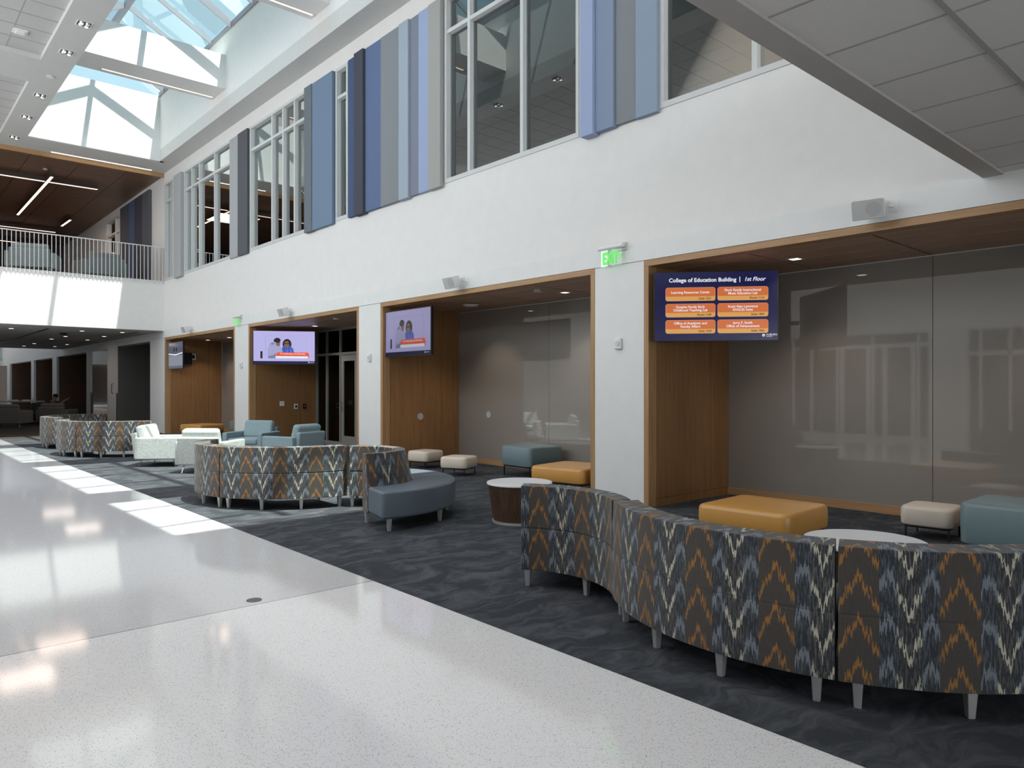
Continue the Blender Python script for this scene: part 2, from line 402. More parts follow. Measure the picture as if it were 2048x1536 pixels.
# rooms behind upper windows
m = MB(); m.box(WX + .25, 12.5, 5.9, 24.9, 8.15, 8.2)
struct('ceiling_upper_room', m, 'room_ceiling')
m = MB(); m.box(12.4, 12.5, -2, 33, F2, 8.2).box(WX + .25, 12.4, 24.9, 24.95, F2, 8.15).box(WX + .25, 12.4, 11.4, 11.45, F2, 8.15)
m.box(WX + .25, 12.4, -2, 33, F2 - .1, F2 - .02).box(WX + .25, 12.4, 33, 33.1, F2, 8.2).box(WX + .25, 12.4, 24.95, 33, 8.15, 8.2)
struct('wall_upper_room', m, 'dark_room')
struct('wall_upper_office', MB().box(WX + .25, 12.4, 5.75, 5.85, F2, 8.2).box(12.2, 12.3, -2, 5.75, F2, 8.2).box(WX + .25, 12.3, -2, 5.75, 8.15, 8.2).box(WX + .25, 12.3, -2.1, -2, F2, 8.2), 'tan_room')

# ---- felt acoustic panels
PANELS = [
 ('light grey', 22.95, 23.61, 0.1, 'grey_light', 'beside the narrow window nearest the balcony'),
 ('pale warm grey', 18.6, 19.19, 0.05, 'grey_light', 'against the left side of the charcoal panel'),
 ('charcoal', 17.99, 18.6, 0.065, 'charcoal', 'between two windows, with a pale grey strip on its left'),
 ('dark slate', 14.44, 14.78, 0.1, 'slate', 'narrow strip at the left of the wide mid blue panel'),
 ('mid blue', 13.56, 14.44, 0.08, 'blue', 'wide panel left of the slim window'),
 ('dark navy blue', 12.62, 12.94, 0.06, 'navy', 'narrow strip right of the slim window'),
 ('near black slate', 12.27, 12.61, 0.12, 'night', 'standing proud between the navy and royal blue strips'),
 ('royal blue', 11.7, 12.27, 0.065, 'royal', 'right of the near black strip'),
 ('mid grey', 11.06, 11.7, 0.075, 'grey_mid', 'between the royal blue and the pale blue strips'),
 ('pale blue grey', 10.76, 11.06, 0.1, 'sky', 'narrow strip right of the mid grey panel'),
 ('muted purple grey', 10.48, 10.76, 0.055, 'purple_grey', 'between the pale blue grey and the lavender blue strips'),
 ('lavender blue', 10.16, 10.48, 0.07, 'periwinkle', 'narrow strip second from the large window'),
 ('warm grey', 9.82, 10.16, 0.092, 'grey_warm', 'touching the left side of the large window'),
 ('bright lavender blue', 6.4, 6.62, 0.14, 'periwinkle', 'standing proud right of the large window'),
 ('steel blue', 6.09, 6.4, 0.09, 'steel', 'second of the strips right of the large window'),
 ('dull slate grey', 5.75, 6.09, 0.05, 'grey_mid', 'third of the strips right of the large window'),
 ('soft blue grey', 5.42, 5.75, 0.07, 'blue_grey', 'against the window cut off by the bridge ceiling'),
]
for cn, a, b, dep, mt, where in PANELS:
    zb = 4.86 - dep * .45
    o = MB().box(-dep, .0, 0, b - a, 0, 7.95 - zb).build('acoustic_panel', 'felt_' + mt, bevel=.006, seg=1, loc=(WX - .001, a, zb))
    tag(o, '%s felt wall panel %s' % (cn, where), 'wall panel', 'felt panels on the upper wall')
for a, b, mt, lb in ((26.2, 27.0, 'felt_charcoal', 'grey brown felt panel on the upper lounge wall nearest the balcony'),
                     (27.05, 27.9, 'felt_dark_violet', 'almost black felt panel on the upper lounge wall'),
                     (27.92, 28.6, 'felt_navy', 'dark navy felt panel on the upper lounge wall'),
                     (28.62, 29.8, 'felt_night', 'wide dark slate felt panel nearest the lounge side window')):
    o = MB().box(-.1, 0, 0, b - a, 0, 3.2).build('acoustic_panel', mt, bevel=.006, seg=1, loc=(WX - .001, a, F2 + .0))
    tag(o, lb, 'wall panel', 'dark felt panels in the upper lounge')

# ---- ceiling of the atrium
m = MB(); T = .35
m.box(SKR, WX + .3, -9, BAL, CZ, CZ + T)
m.box(SKL, SKR, SKF + .12, BAL, CZ, CZ + T); m.box(SKL, SKR, -9, SKN - .12, CZ, CZ + T)
m.box(2.80, SKL, -9, BAL, CZ, CZ + T)
m.box(-3.4, 2.80, 17.92, 19.38, CZ, CZ + T); m.box(-3.4, 2.80, 23.8, BAL, CZ, CZ + T)
struct('ceiling', m, 'ceiling_paint', 'white plaster atrium ceiling round the skylight opening', 'ceiling')
# recessed tile fields
def tile_field(x0, x1, y0, y1, z, ox, oy, step=.61, gw=.022, label=None, mat='ceiling_tile'):
    s1 = struct('ceiling_tiles', MB().box(x0, x1, y0, y1, z + .008, z + .04), mat, label, 'ceiling' if label else None)
    m = MB(); k = math.ceil((x0 - ox) / step)
    while ox + k * step < x1: m.box(ox + k * step - gw / 2 * .5, ox + k * step + gw / 2 * .5, y0, y1, z + .004, z + .012); k += 1
    k = math.ceil((y0 - oy) / step)
    while oy + k * step < y1: m.box(x0, x1, oy + k * step - gw / 2, oy + k * step + gw / 2, z, z + .012); k += 1
    m.build('tile_grid', 'tile_grid', s1)
tile_field(-3.4, 2.80, -9, 17.92, CZ + .09, 2.80, 17.92, label='recessed panel of acoustic tiles above the walkway')
tile_field(-3.4, 2.80, 19.38, 23.8, CZ + .09, 2.80, 19.38, label='smaller recessed field of acoustic tiles before the wood ceiling')

# skylight well
m = MB()
m.box(SKR, SKR + .12, SKN, SKF, CZ + T, 10.28); m.box(SKL - .12, SKL, SKN, SKF, CZ + T, 10.28)
struct('wall_skylight_side', m, 'wall_paint', 'white plaster sides of the skylight well', 'wall')
m = MB(); m.box(SKL - .12, SKR + .12, SKF, SKF + .12, CZ, 10.28); m.box(SKL - .12, SKR + .12, SKN - .12, SKN, CZ, 10.28)
struct('wall_skylight_end', m, 'wall_paint', 'sunlit white end wall of the skylight well', 'wall')
m = MB().box(SKR, SKR + .0011, SKN, SKF, CZ, CZ + .3)
# cross beams
BEAMS = [(18.24, 19.17), (12.84, 13.65), (7.25, 8.1)]
for i, (a, b) in enumerate(BEAMS):
    o = struct('trim_%d' % (10 + i), MB().box(SKL, SKR, a, b, 8.88, 9.72), 'wall_paint',
               ('white cross beam of the skylight well nearest the balcony', 'white cross beam over the middle of the seating', 'white cross beam nearest the bridge')[i], 'beam')
    l = thing('linear_light', ('slim glowing light strip under the skylight beam nearest the balcony', 'slim light strip under the middle skylight beam', 'slim light strip under the skylight beam nearest the bridge')[i], 'light', (SKL, b - .2, 8.88), 0, 'light strips under the beams')
    MB().box(.7, 3.36, -.035, .035, -.008, .03).build('housing', 'trim_metal', l)
    MB().box(.78, 3.30, -.022, .022, -.012, -.006).build('diffuser', 'led_warm', l)
l = thing('linear_light', 'long slim light strip in the white soffit above the wood fascia', 'light', (0, 24.72, CZ))
MB().box(4.05, 6.9, -.06, .06, -.008, .02).build('housing', 'ceiling_paint', l)
MB().box(4.12, 6.83, -.025, .025, -.014, -.006).build('diffuser', 'led_white', l)

# skylight frame and glass
sk = thing('window_9', 'gabled glass skylight with grey metal rafters over the well', 'skylight', (0, 0, 0), 0, None, 'structure')
RX = (SKL + SKR) / 2; EZ = 10.28; RZ = 11.25
m = MB(); m.bar((RX, SKN, RZ), (RX, SKF, RZ), .11, .16); m.build('ridge_beam', 'skylight_metal', sk)
for x in (SKL - .02, SKR + .02):
    MB().bar((x, SKN, EZ + .04), (x, SKF, EZ + .04), .12, .12).build('eave_beam', 'skylight_metal', sk)
ys = []; y = SKF - .45
while y > SKN: ys.append(y); y -= 5.3 / 4
for i, y in enumerate(ys):
    big = (i % 4 == 0); w = .04 if big else .03; h = .19 if big else .12
    for x in (SKL, SKR):
        MB().bar((RX, y, RZ), (x, y, EZ + .05), w, h).build('rafter', 'skylight_metal', sk)
e = [SKN] + sorted(ys) + [SKF]
for x in (SKL, SKR):
    for a, b in zip(e, e[1:]):
        nx = .006 * (1 if x > RX else -1)
        MB().add([(RX, a, RZ + .1), (x, a, EZ + .13), (x, b, EZ + .13), (RX, b, RZ + .1), (RX, a, RZ + .112), (x, a, EZ + .142), (x, b, EZ + .142), (RX, b, RZ + .112)],
                 [(0, 1, 2, 3), (7, 6, 5, 4), (0, 4, 5, 1), (1, 5, 6, 2), (2, 6, 7, 3), (3, 7, 4, 0)]).build('pane', 'sky_pane', sk)
m = MB()
for yy in (SKF + .1, SKN - .1):
    m.add([(SKL, yy, EZ), (SKR, yy, EZ), (RX, yy, RZ + .1), (SKL, yy + .01, EZ), (SKR, yy + .01, EZ), (RX, yy + .01, RZ + .1)], [(0, 1, 2), (5, 4, 3), (0, 3, 4, 1), (1, 4, 5, 2), (2, 5, 3, 0)])
m.build('gable_pane', 'sky_pane', sk)
# taller part of the building seen through the skylight
m = MB().box(-6, 1.0, 20, 46, 10.6, 13.4)
struct('wall_outside_block', m, 'outer_wall', 'pale taller part of the building seen through the skylight', 'wall')
# roof slab left and right so that only the skylight lets the sun in
struct('ceiling_roof', MB().box(-3.9, SKL - .12, -9.5, 40.5, CZ + .5, CZ + .6).box(SKR + .12, 12.6, -9.5, 40.5, CZ + .5, CZ + .6).box(SKL - .12, SKR + .12, SKF + .12, 40.5, CZ + .5, CZ + .6).box(SKL - .12, SKR + .12, -9.5, SKN - .12, CZ + .5, CZ + .6), 'outer_wall')

# spotlights in the left ceiling border
def spotlight(x, y, first, label):
    if first is None:
        r = thing('spotlight', label, 'light', (x, y, CZ), 0, 'square twin spotlights in the ceiling border')
        m = MB(); m.box(-.13, .13, -.13, -.11, -.006, .0); m.box(-.13, .13, .11, .13, -.006, 0); m.box(-.13, -.11, -.11, .11, -.006, 0); m.box(.11, .13, -.11, .11, -.006, 0)
        m.build('trim_ring', 'white_plastic', r)
        MB().box(-.11, .11, -.11, .11, -.003, -.001).build('housing', 'black_plastic', r)
        for i, (dx, dy) in enumerate(((-.05, -.05), (.05, -.05), (-.05, .05), (.05, .05))):
            MB().cyl((dx, dy), .03, .04, -.035, -.004, 16).build('lamp_head', 'chrome', r)
            if i in (0, 3): MB().cyl((dx, dy), .028, .028, -.038, -.034, 16).build('lamp_lens', 'led_white', r)
        return r
    r = copy_tree(first); r.location = (x, y, CZ); r['label'] = label; return r
sp = None
for i, yv in enumerate([23.94, 21.93, 20.11, 17.15, 15.60, 13.4, 11.4]):
    names = ['nearest the wood ceiling', 'second from the wood ceiling', 'beside the far tile field', 'by the near tile field end', 'fifth from the wood ceiling', 'sixth from the wood ceiling', 'seventh from the wood ceiling']
    r = spotlight(3.13, yv, sp, 'square recessed twin spotlight in the white ceiling border, ' + names[i]); sp = sp or r
o = MB().cyl((0, 0), .075, .06, -.02, 0, 24).build('ceiling_speaker', 'white_plastic', loc=(3.1, 18.73, CZ)); tag(o, 'small round white ceiling device between the spotlights', 'ceiling device')
for i, (x, y) in enumerate(((2.31, 16.98), (1.9, 20.6))):
    o = MB().box(-.12, .12, -.12, .12, -.02, .0).box(-.07, .07, -.07, .07, -.05, -.02).build('ceiling_vent', 'white_plastic', bevel=.004, loc=(x, y, CZ + .098))
    tag(o, ('square white sensor box on the large tile field', 'square white sensor box on the smaller tile field')[i], 'ceiling device', 'sensor boxes')

# ---- balcony and upper lounge
struct('wall_balcony', MB().box(-3.4, WX + .1, BAL, BAL + .3, 3.28, F2), 'wall_paint', 'white balcony front catching the sun patches', 'wall')
struct('floor_balcony', MB().box(-3.4, WX + .1, BAL + .3, 40.5, 3.30, F2 - .02), 'slab_paint', 'balcony slab carrying the upper lounge', 'floor')
struct('wall_fascia', MB().box(-3.4, WX, BAL, BAL + .06, 8.19, CZ + T), 'oak_trim', 'narrow wood fascia edging the upper lounge ceiling', 'trim')
m = MB(); yy = BAL + .06; k = 0
bd = .62
xs = [-3.4, -1.15, .1, 1.33, 2.6, 3.68, 4.96, 6.24, WX]
while yy < 40.4:
    for a, b in zip(xs, xs[1:]): m.box(a + .008, b - .008, yy + .006, yy + bd - .006, 8.25, 8.29)
    yy += bd
struct('ceiling_wood', m, 'oak_dark', 'dark wood plank ceiling of the upper lounge', 'ceiling')
struct('ceiling_wood_back', MB().box(-3.4, WX, BAL + .06, 40.5, 8.3, 8.34), 'black_plastic')
struct('wall_lounge_end', MB().box(-3.4, WX, 40.5, 40.6, F2, 8.3), 'dark_room', 'dark end wall of the upper lounge', 'wall')
rl = thing('balcony_railing', 'white metal railing with slim upright balusters on the balcony edge', 'railing', (0, BAL - .03, 4.78))
MB().box(-1.2, 7.22, -.02, .02, 1.14, 1.17).build('top_rail', 'rail_white', rl, bevel=.004)
x = 7.19; 
while x > -1.2:
    MB().box(x - .008, x + .008, -.012, .012, 0, 1.14).build('baluster', 'rail_white', rl); x -= .1085
# upper light fixtures (slim hanging channels)
def channel(a, b, z, label, mt='led_pink', grp='slim light channels in the upper lounge'):
    r = thing('linear_light', label, 'light', ((a[0] + b[0]) / 2, (a[1] + b[1]) / 2, z), 0, grp)
    c = r.location; A = Vector((a[0], a[1], z)) - c; B = Vector((b[0], b[1], z)) - c; up = Vector((0, 0, .075))
    MB().bar(A + up, B + up, .09, .13).build('housing', 'dark_shelf', r)
    MB().bar(A, B, .075, .012).build('diffuser', mt, r)
    for P in (A * .8, B * .8): MB().tube(P + up * 1.5, P + Vector((0, 0, 8.25 - z)), .006).build('hanger', 'black_metal', r)
channel((1.2, 27.45), (5.87, 27.3), 8.05, 'long light channel of the hanging cross nearest the balcony')
channel((4.42, 26.4), (4.43, 33.1), 8.0, 'light channel running back from the hanging cross', 'led_warm')
channel((6.15, 33.0), (6.12, 34.5), 8.05, 'short light channel right of the hanging cross')
channel((2.4, 36.14), (6.17, 36.1), 8.05, 'light channel just above the railing')
channel((2.4, 37.9), (4.3, 37.9), 8.05, 'short light channel seen low between the balusters')
channel((3.2, 39.7), (6.3, 39.8), 8.05, 'farthest light channel seen between the balusters')
for i, (x, y) in enumerate(((4.26, 26.5), (5.55, 27.6), (4.6, 30.2))):
    o = MB().cyl((0, 0), .07, .05, -.03, 0, 20).build('smoke_detector', 'white_plastic' if i < 2 else 'black_plastic', loc=(x, y, 8.25)); tag(o, ('round white detector on the wood ceiling beside the light cross', 'small round white detector on the wood ceiling, right of the cross', 'dark round device on the wood ceiling beyond the cross')[i], 'detector')

# ---- lower lounge under the balcony and beyond
struct('ceiling_lower', MB().box(-3.4, WX + .3, BAL + .3, 40.5, 3.28, 3.30), 'slab_paint', 'grey ceiling under the balcony with small downlights', 'ceiling')
m = MB()
for a, b in ((34.8, 35.7), (42.1, 43.2), (48.5, 49.4), (57.3, 58.6)): m.box(WX, WX + .8, a, b, 0, 2.97)
m.box(WX, WX + .35, 32.1, 62, 2.97, 3.28); m.box(WX, WX + .3, 40.5, 62, 3.28, 8.32); m.box(WX, WX + .3, 26.4, 30.6, 3.02, 3.28); m.box(WX, WX + .4, 30.62, 32.1, 0, 3.28)
m.box(-3.4, WX, 61, 61.2, 3.3, 8.3)
struct('wall_right_far', m, 'pillar_paint', 'pale wall and pillars past the balcony', 'wall')
struct('wall_recess', MB().box(WX + .02, 8.6, 30.56, 30.62, 0, 3.02).box(8.5, 8.6, 26.4, 30.56, 0, 3.02).box(WX + .02, 8.6, 26.4, 30.6, 3.02, 3.06), 'grey_green', 'grey green side wall of the recess between the pillars under the balcony', 'wall')
dd = thing('door_2', 'dark glass door with a slim pull in the grey green recess', 'door', (8.48, 28.2, 0), 0, None, 'structure')
MB().box(-.03, 0, 0, 2.3, 0, 2.95).build('door_leaf', 'dark_shelf', dd)
MB().tube((-.08, 1.6, .8), (-.08, 1.6, 1.7), .014).tube((-.08, 1.6, .85), (-.02, 1.6, .85), .01).tube((-.08, 1.6, 1.65), (-.02, 1.6, 1.65), .01).build('door_handle', 'chrome', dd)
struct('wall_brown_panel', MB().box(WX + .02, WX + .08, 32.1, 34.8, 0, 2.97), 'brown_glass', 'brown glossy wall panel between the far pillars', 'wall')
m = MB()
for a, b in ((35.7, 42.1), (43.2, 48.5), (49.4, 57.3)): m.box(WX + .1, 9.0, b - .06, b, 0, 2.97); m.box(WX + .1, 9.0, a, a + .06, 0, 2.97)
struct('wall_far_alcove', m, 'oak_dark', 'dark wood sides of the far alcoves', 'wall')
struct('wall_far_alcove_back', MB().box(9.0, 9.1, 35.7, 57.3, 0, 2.97).box(WX + .3, 9.1, 35.7, 62, 2.97, 3.0), 'dark_shelf')
storefront(8.9, 36.0, 41.9, [36.05, 38.0, 39.4, 40.0, 41.85], 2.3, None, 'window_10', ztop=2.95, mat='pillar_paint')
struct('window_11', MB().box(8.95, 8.97, 49.6, 54, 1.3, 2.75), 'paper', 'pale bright window at the back of the farthest alcove', 'window')
# wall handle loop, corner guards and small plates on far pillars
o = MB().tube((0, 0, 0), (0, 0, .35), .012).tube((0, 0, 0), (.06, 0, 0), .012).tube((0, 0, .35), (.06, 0, .35), .012).build('door_pull', 'black_metal', loc=(WX - .06, 31.2, 1.25)); tag(o, 'dark loop handle on the pillar beyond the grey green recess', 'handle')
for y, lb in ((30.62, 'dark corner guard on the pillar right of the loop handle'), (34.78, 'dark corner guard beside the brown glossy panel')):
    o = MB().box(-.02, .0, -.05, .05, 0, 1.25).build('corner_guard', 'dark_shelf', loc=(WX - .001, y, 0)); tag(o, lb, 'corner guard', 'corner guards')
# second balcony beyond
struct('ceiling_far', MB().box(-3.4, WX, 60.9, 66, 3.3, 3.4).box(-3.4, SKL, 40.5, 61, 8.3, 8.4).box(SKR, WX + .3, 40.5, 61, 8.3, 8.4), 'ceiling_paint', 'ceiling past the second atrium', 'ceiling')
struct('wall_front_far', MB().box(-3.4, 9.1, 66, 66.2, 0, 3.3), 'dark_shelf', 'far end wall of the ground floor', 'wall')
# downlights and slots
def downlight(x, y, z, label, grp, first=None, s=.06, mt='led_white'):
    if first: r = copy_tree(first); r.location = (x, y, z); r['label'] = label; return r
    r = thing('downlight', label, 'light', (x, y, z), 0, grp)
    m = MB(); q = s + .02
    m.box(-q, q, -q, -s, -.004, .003).box(-q, q, s, q, -.004, .003).box(-q, -s, -s, s, -.004, .003).box(s, q, -s, s, -.004, .003).build('trim_ring', 'white_plastic', r)
    MB().box(-s, s, -s, s, -.002, .004).build('lens', mt, r); return r
ld = None
where = [(3.44, 26.95), (5.43, 29.97), (5.33, 31.9), (6.43, 26.5), (6.46, 29.06), (6.47, 31.67), (6.52, 35.64), (5.35, 35.72), (5.35, 38.2), (6.44, 37.8), (5.29, 26.65), (3.4, 31.5)]
for i, (x, y) in enumerate(where):
    side = 'right' if x > 6 else ('middle' if x > 5 else 'left')
    rank = sorted(q[1] for q in where if (q[0] > 6) == (x > 6) and (q[0] > 5) == (x > 5)).index(y)
    ld = ld or None
    r = downlight(x, y, 3.28, 'small square downlight under the balcony, %s in the %s row' % (['first', 'second', 'third', 'fourth', 'fifth', 'sixth'][rank], side), 'downlights under the balcony', ld); ld = ld or r
for x0, ya, yb, lb in ((4.28, 26.2, 36.6, 'long dark slot diffuser across the grey ceiling, left one'), (6.72, 25.9, 35, 'long dark slot diffuser beside the right row of downlights')):
    o = MB().box(-.04, .04, 0, yb - ya, -.006, .0).build('slot_diffuser', 'black_plastic', loc=(x0, ya, 3.277)); tag(o, lb, 'air vent', 'slot diffusers')
o = MB().cyl((0, 0), .12, .10, -.05, 0, 24).build('ceiling_dome', 'black_plastic', loc=(5.03, 28.06, 3.28)); tag(o, 'round dark dome on the ceiling under the balcony', 'ceiling device')

# ---- bridge above the camera
struct('ceiling_bridge', MB().box(-3.4, WX, 1.845, 2.0, 3.30, 3.42).box(-3.4, WX, -9, 1.845, 3.42, 3.5), 'slab_paint', 'plain border of the low bridge ceiling', 'ceiling')
struct('wall_bridge', MB().box(-3.4, WX, 1.7, 2.0, 3.42, F2), 'wall_paint', 'front of the bridge above the border', 'wall')
struct('floor_bridge', MB().box(-3.4, WX, -9, 1.7, 3.52, F2), 'slab_paint')
tile_field(-3.4, WX, -9, 1.845, 3.312, 3.34, 1.845, step=.6175, gw=.03, mat='ceiling_tile_low', label='low acoustic tile ceiling under the bridge')
# ---- left wall, back wall (high strip and back glazing are added, unseen, for fill light)
m = MB(); m.box(-3.6, -3.4, -9, 4.6, 0, CZ); m.box(-3.6, -3.4, 11.2, 66, 0, F2); m.box(-3.6, -3.4, 4.6, 11.2, 3.0, F2); m.box(-3.6, -3.4, 4.6, 66, 7.9, CZ); m.box(-3.6, -3.4, 24.5, 66, F2, 7.9)
m.box(-3.6, -3.4, 6.3, 7.2, 0, 3.0)
struct('wall_left', m, 'wall_paint', 'white wall across the walkway', 'wall')
hw = thing('window_14', 'high strip window in the wall across the walkway', 'window', (-3.5, 4.6, F2), 0, None, 'structure')  # invented opening, put in so a fill lamp can light the facade
m = MB().box(-.05, .05, 0, 19.9, 0, .08).box(-.05, .05, 0, 19.9, 2.95, 3.03)
for k in range(14): m.box(-.05, .05, 19.85 * k / 13, 19.85 * k / 13 + .06, 0, 3.03)
m.build('frame', 'trim_metal', hw)
lw = thing('window_12', 'grey framed glass entrance in the wall across the walkway', 'storefront', (-3.5, 4.6, 0), 0, None, 'structure')
m = MB(); W = .035
for y in (4.6, 5.35, 6.0, 6.28, 7.2, 7.48, 8.68, 9.7, 10.48, 11.06): m.box(-.05, .05, y - 4.6 - W, y - 4.6 + W, 0, 3.0)
m.box(-.05, .05, 0, 1.7, 2.3, 2.42); m.box(-.05, .05, 2.6, 6.6, 2.58, 2.7); m.box(-.05, .05, 0, 6.6, 2.95, 3.0); m.box(-.05, .05, 0, 6.6, 0, .12)
for y in (7.55, 8.75): m.box(-.05, .05, y - 4.6, y - 4.6 + .12, 0, 2.6); m.box(-.05, .05, y + .75 - 4.6, y + .87 - 4.6, 0, 2.6); m.box(-.06, -.03, y - 4.5, y - 3.8, 1.0, 1.05)
m.build('frame', 'trim_metal', lw)
MB().box(-.01, 0, 0, 6.6, .1, 2.95).build('pane', 'clear_acrylic', lw)
struct('wall_left_room', MB().box(-7, -6.9, 3.5, 12, 0, 3.2).box(-7, -3.6, 3.5, 12, 3.0, 3.1).box(-7, -3.6, 3.4, 3.5, 0, 3.1).box(-7, -3.6, 12, 12.1, 0, 3.1).box(-7, -3.6, 3.5, 12, -.1, 0), 'tan_room')
m = MB(); m.box(-3.4, WX, -9.1, -9, 0, .3).box(-3.4, WX, -9.1, -9, 3.0, 3.5).box(-3.4, WX, -9.1, -9, 7.9, CZ + .5)
for x in (-3.35, -1.3, .8, 2.9, 5.0, 7.2): m.box(x - .06, x + .06, -9.1, -9, 0, 8)
struct('window_13', m, 'trim_metal', 'tall glazed wall behind the viewer', 'window')  # glazing added out of view to bring light in from behind

# ------------------------------------------------------------------ curved lounge modules
def sweep(name, prof, a0, a1, mat, parent, cx=0, cy=0, ru=1.5, uoff=0, bevel=.02, seg=3, steps=None, vs_sign=-1, ru0=None):
    ru0 = ru if ru0 is None else ru0
    """closed (r,z) profile swept between two angles, uv in metres"""
    n = steps or max(6, int(abs(a1 - a0) / R(2.5))); k = len(prof); vs = []; fs = []
    L = [0]
    for i in range(k): p, q = prof[i], prof[(i + 1) % k]; L.append(L[-1] + math.hypot(p[0] - q[0], p[1] - q[1]))
    for j in range(n + 1):
        a = a0 + (a1 - a0) * j / n
        for r, z in prof: vs.append((cx + r * math.cos(a), cy + r * math.sin(a), z))
    V = [z + (vs_sign * (r - ru0)) for r, z in prof]
    uvs = []
    for j in range(n):
        for i in range(k):
            i2 = (i + 1) % k
            fs.append((j * k + i, j * k + i2, (j + 1) * k + i2, (j + 1) * k + i))
            ua = (a0 + (a1 - a0) * j / n) * ru + uoff; ub = (a0 + (a1 - a0) * (j + 1) / n) * ru + uoff
            uvs += [(ua, V[i]), (ua, V[i2]), (ub, V[i2]), (ub, V[i])]
    fs.append(tuple(range(k))[::-1]); fs.append(tuple(n * k + i for i in range(k)))
    uvs += [(a0 * ru + uoff + prof[i][0] - prof[0][0], prof[i][1]) for i in range(k)][::-1]
    uvs += [(a1 * ru + uoff + prof[i][0] - prof[0][0], prof[i][1]) for i in range(k)]
    me = bpy.data.meshes.new(name); me.from_pydata(vs, [], fs); me.materials.append(MAT[mat])
    ul = me.uv_layers.new(name='UVMap')
    for i, q in enumerate(uvs): ul.data[i].uv = q
    bm = bmesh.new(); bm.from_mesh(me); bmesh.ops.recalc_face_normals(bm, faces=bm.faces); bm.to_mesh(me); bm.free()
    for p in me.polygons: p.use_smooth = True
    o = bpy.data.objects.new(name, me); COL.objects.link(o)
    if parent: o.parent = parent
    mo = o.modifiers.new('Bevel', 'BEVEL'); mo.width = bevel; mo.segments = seg; mo.limit_method = 'ANGLE'; mo.angle_limit = R(40)
    o.modifiers.new('Normals', 'WEIGHTED_NORMAL')
    return o
def leg(parent, x, y, a, h=.13, mat='leg_silver', t0=.048, t1=.032):
    m = MB(); b, c = t1 / 2, t0 / 2
    m.add([(-b, -b, 0), (b, -b, 0), (b, b, 0), (-b, b, 0), (-c, -c, h), (c, -c, h), (c, c, h), (-c, c, h)],
          [(3, 2, 1, 0), (4, 5, 6, 7), (0, 1, 5, 4), (1, 2, 6, 5), (2, 3, 7, 6), (3, 0, 4, 7)])
    o = m.build('leg', mat, parent, bevel=.003, seg=1); o.location = (x, y, 0); o.rotation_euler = (0, 0, a); return o
def curved(cx, cy, a0, a1, ro, label, outer=True, uoff=0, grp='curved lounge modules', name='curved_sofa', seatmat='bluegrey_vinyl', span=.24):
    """outer=True: back on the outside of the ring, seat inside; else seat outside"""
    g = R(.6) * 1.5 / ro; A0, A1 = R(a0) + g / 2, R(a1) - g / 2
    am = (A0 + A1) / 2; bx, by = cx + ro * math.cos(am), cy + ro * math.sin(am)
    r = thing(name, label, 'sofa', (bx, by, 0), 0, grp); ox, oy = cx - bx, cy - by
    if outer:
        bk = [(ro, .135), (ro + .002, .44), (ro - .006, .447), (ro + .002, .454), (ro - .004, .76), (ro - .17, .765), (ro - .20, .42), (ro - .20, .135)]
        sweep('backrest', bk, A0, A1, 'ikat_fabric', r, ox, oy, ro, uoff)
        sweep('seat', [(ro - .20, .18), (ro - .20, .415), (ro - .74, .42), (ro - .74, .18)], A0, A1, seatmat, r, ox, oy, ro, bevel=.03)
        rl_, rs_ = ro - .07, ro - .66
    else:
        bk = [(ro, .44), (ro + .003, .135), (ro + .2, .135), (ro + .2, .42), (ro + .12, .765), (ro - .004, .76), (ro - .002, .455), (ro + .012, .447)]
        sweep('backrest', bk[::-1], A0, A1, 'ikat_fabric', r, ox, oy, ro + .08, uoff, vs_sign=1, ru0=ro)
        sweep('seat', [(ro + .2, .18), (ro + .2, .415), (ro + .71, .42), (ro + .71, .135), (ro + .2, .135)], A0, A1, seatmat, r, ox, oy, ro, bevel=.03)
        rl_, rs_ = ro + .07, ro + .64
    n = 4 if outer else 3
    for i in range(n):
        a = A0 + R(3.2) + (A1 - A0 - R(6.4)) * i / (n - 1)
        leg(r, ox + rl_ * math.cos(a), oy + rl_ * math.sin(a), a)
    for i in range(n if not outer else 2):
        a = A0 + R(5) + (A1 - A0 - R(10)) * i / ((n if not outer else 2) - 1)
        leg(r, ox + rs_ * math.cos(a), oy + rs_ * math.sin(a), a)
    return r
FG = 'near curved sofa modules'
curved(4.77, 2.10, 138.2, 202.4, 1.51, 'curved zigzag patterned sofa in front, its convex back bulging toward the walkway', uoff=.06, grp=FG)
curved(4.77, 2.10, 202.4, 266, 1.51, 'curved zigzag patterned sofa at the right edge, cut off by the frame', uoff=.12, grp=FG)
curved(3.124, 3.574, -41.6, 39.5, .70, 'short patterned sofa back curving inward beside the round walnut table', False, uoff=.13, grp=FG)
MG = 'middle curved sofa modules'
curved(4.56, 9.54, 199.5, 269.5, 1.35, 'sunlit zigzag patterned sofa back in the middle group, behind the blue seat module', uoff=.02, grp=MG)
curved(4.56, 9.54, 133, 199.5, 1.35, 'patterned curved sofa at the left end of the middle group, beside the pale armchair', uoff=.1, grp=MG)
curved(4.27, 7.64, -18, 62, .52, 'patterned module turning inward between the middle sofa and the blue seat', False, uoff=.07, grp=MG)
curved(4.27, 7.64, -105, -18, .52, 'blue grey vinyl curved seat with slanting patterned back, in the middle group', False, uoff=.33, grp=MG)
GG = 'far curved sofa modules'
curved(4.65, 18.37, 210.5, 271, 1.47, 'long sunlit patterned sofa back in the far group, left of the pale armchairs', uoff=.05, grp=GG)
curved(4.65, 18.37, 148, 210.5, 1.47, 'patterned curved sofa at the left end of the far group', uoff=.12, grp=GG)
curved(4.72, 20.95, 150, 212, 1.45, 'patterned sofa farthest left, standing behind the far group end', uoff=.03, grp=GG)
curved(4.72, 20.95, 78, 150, 1.45, 'patterned sofa closing the far ring, its inner side facing the room', uoff=.2, grp=GG)
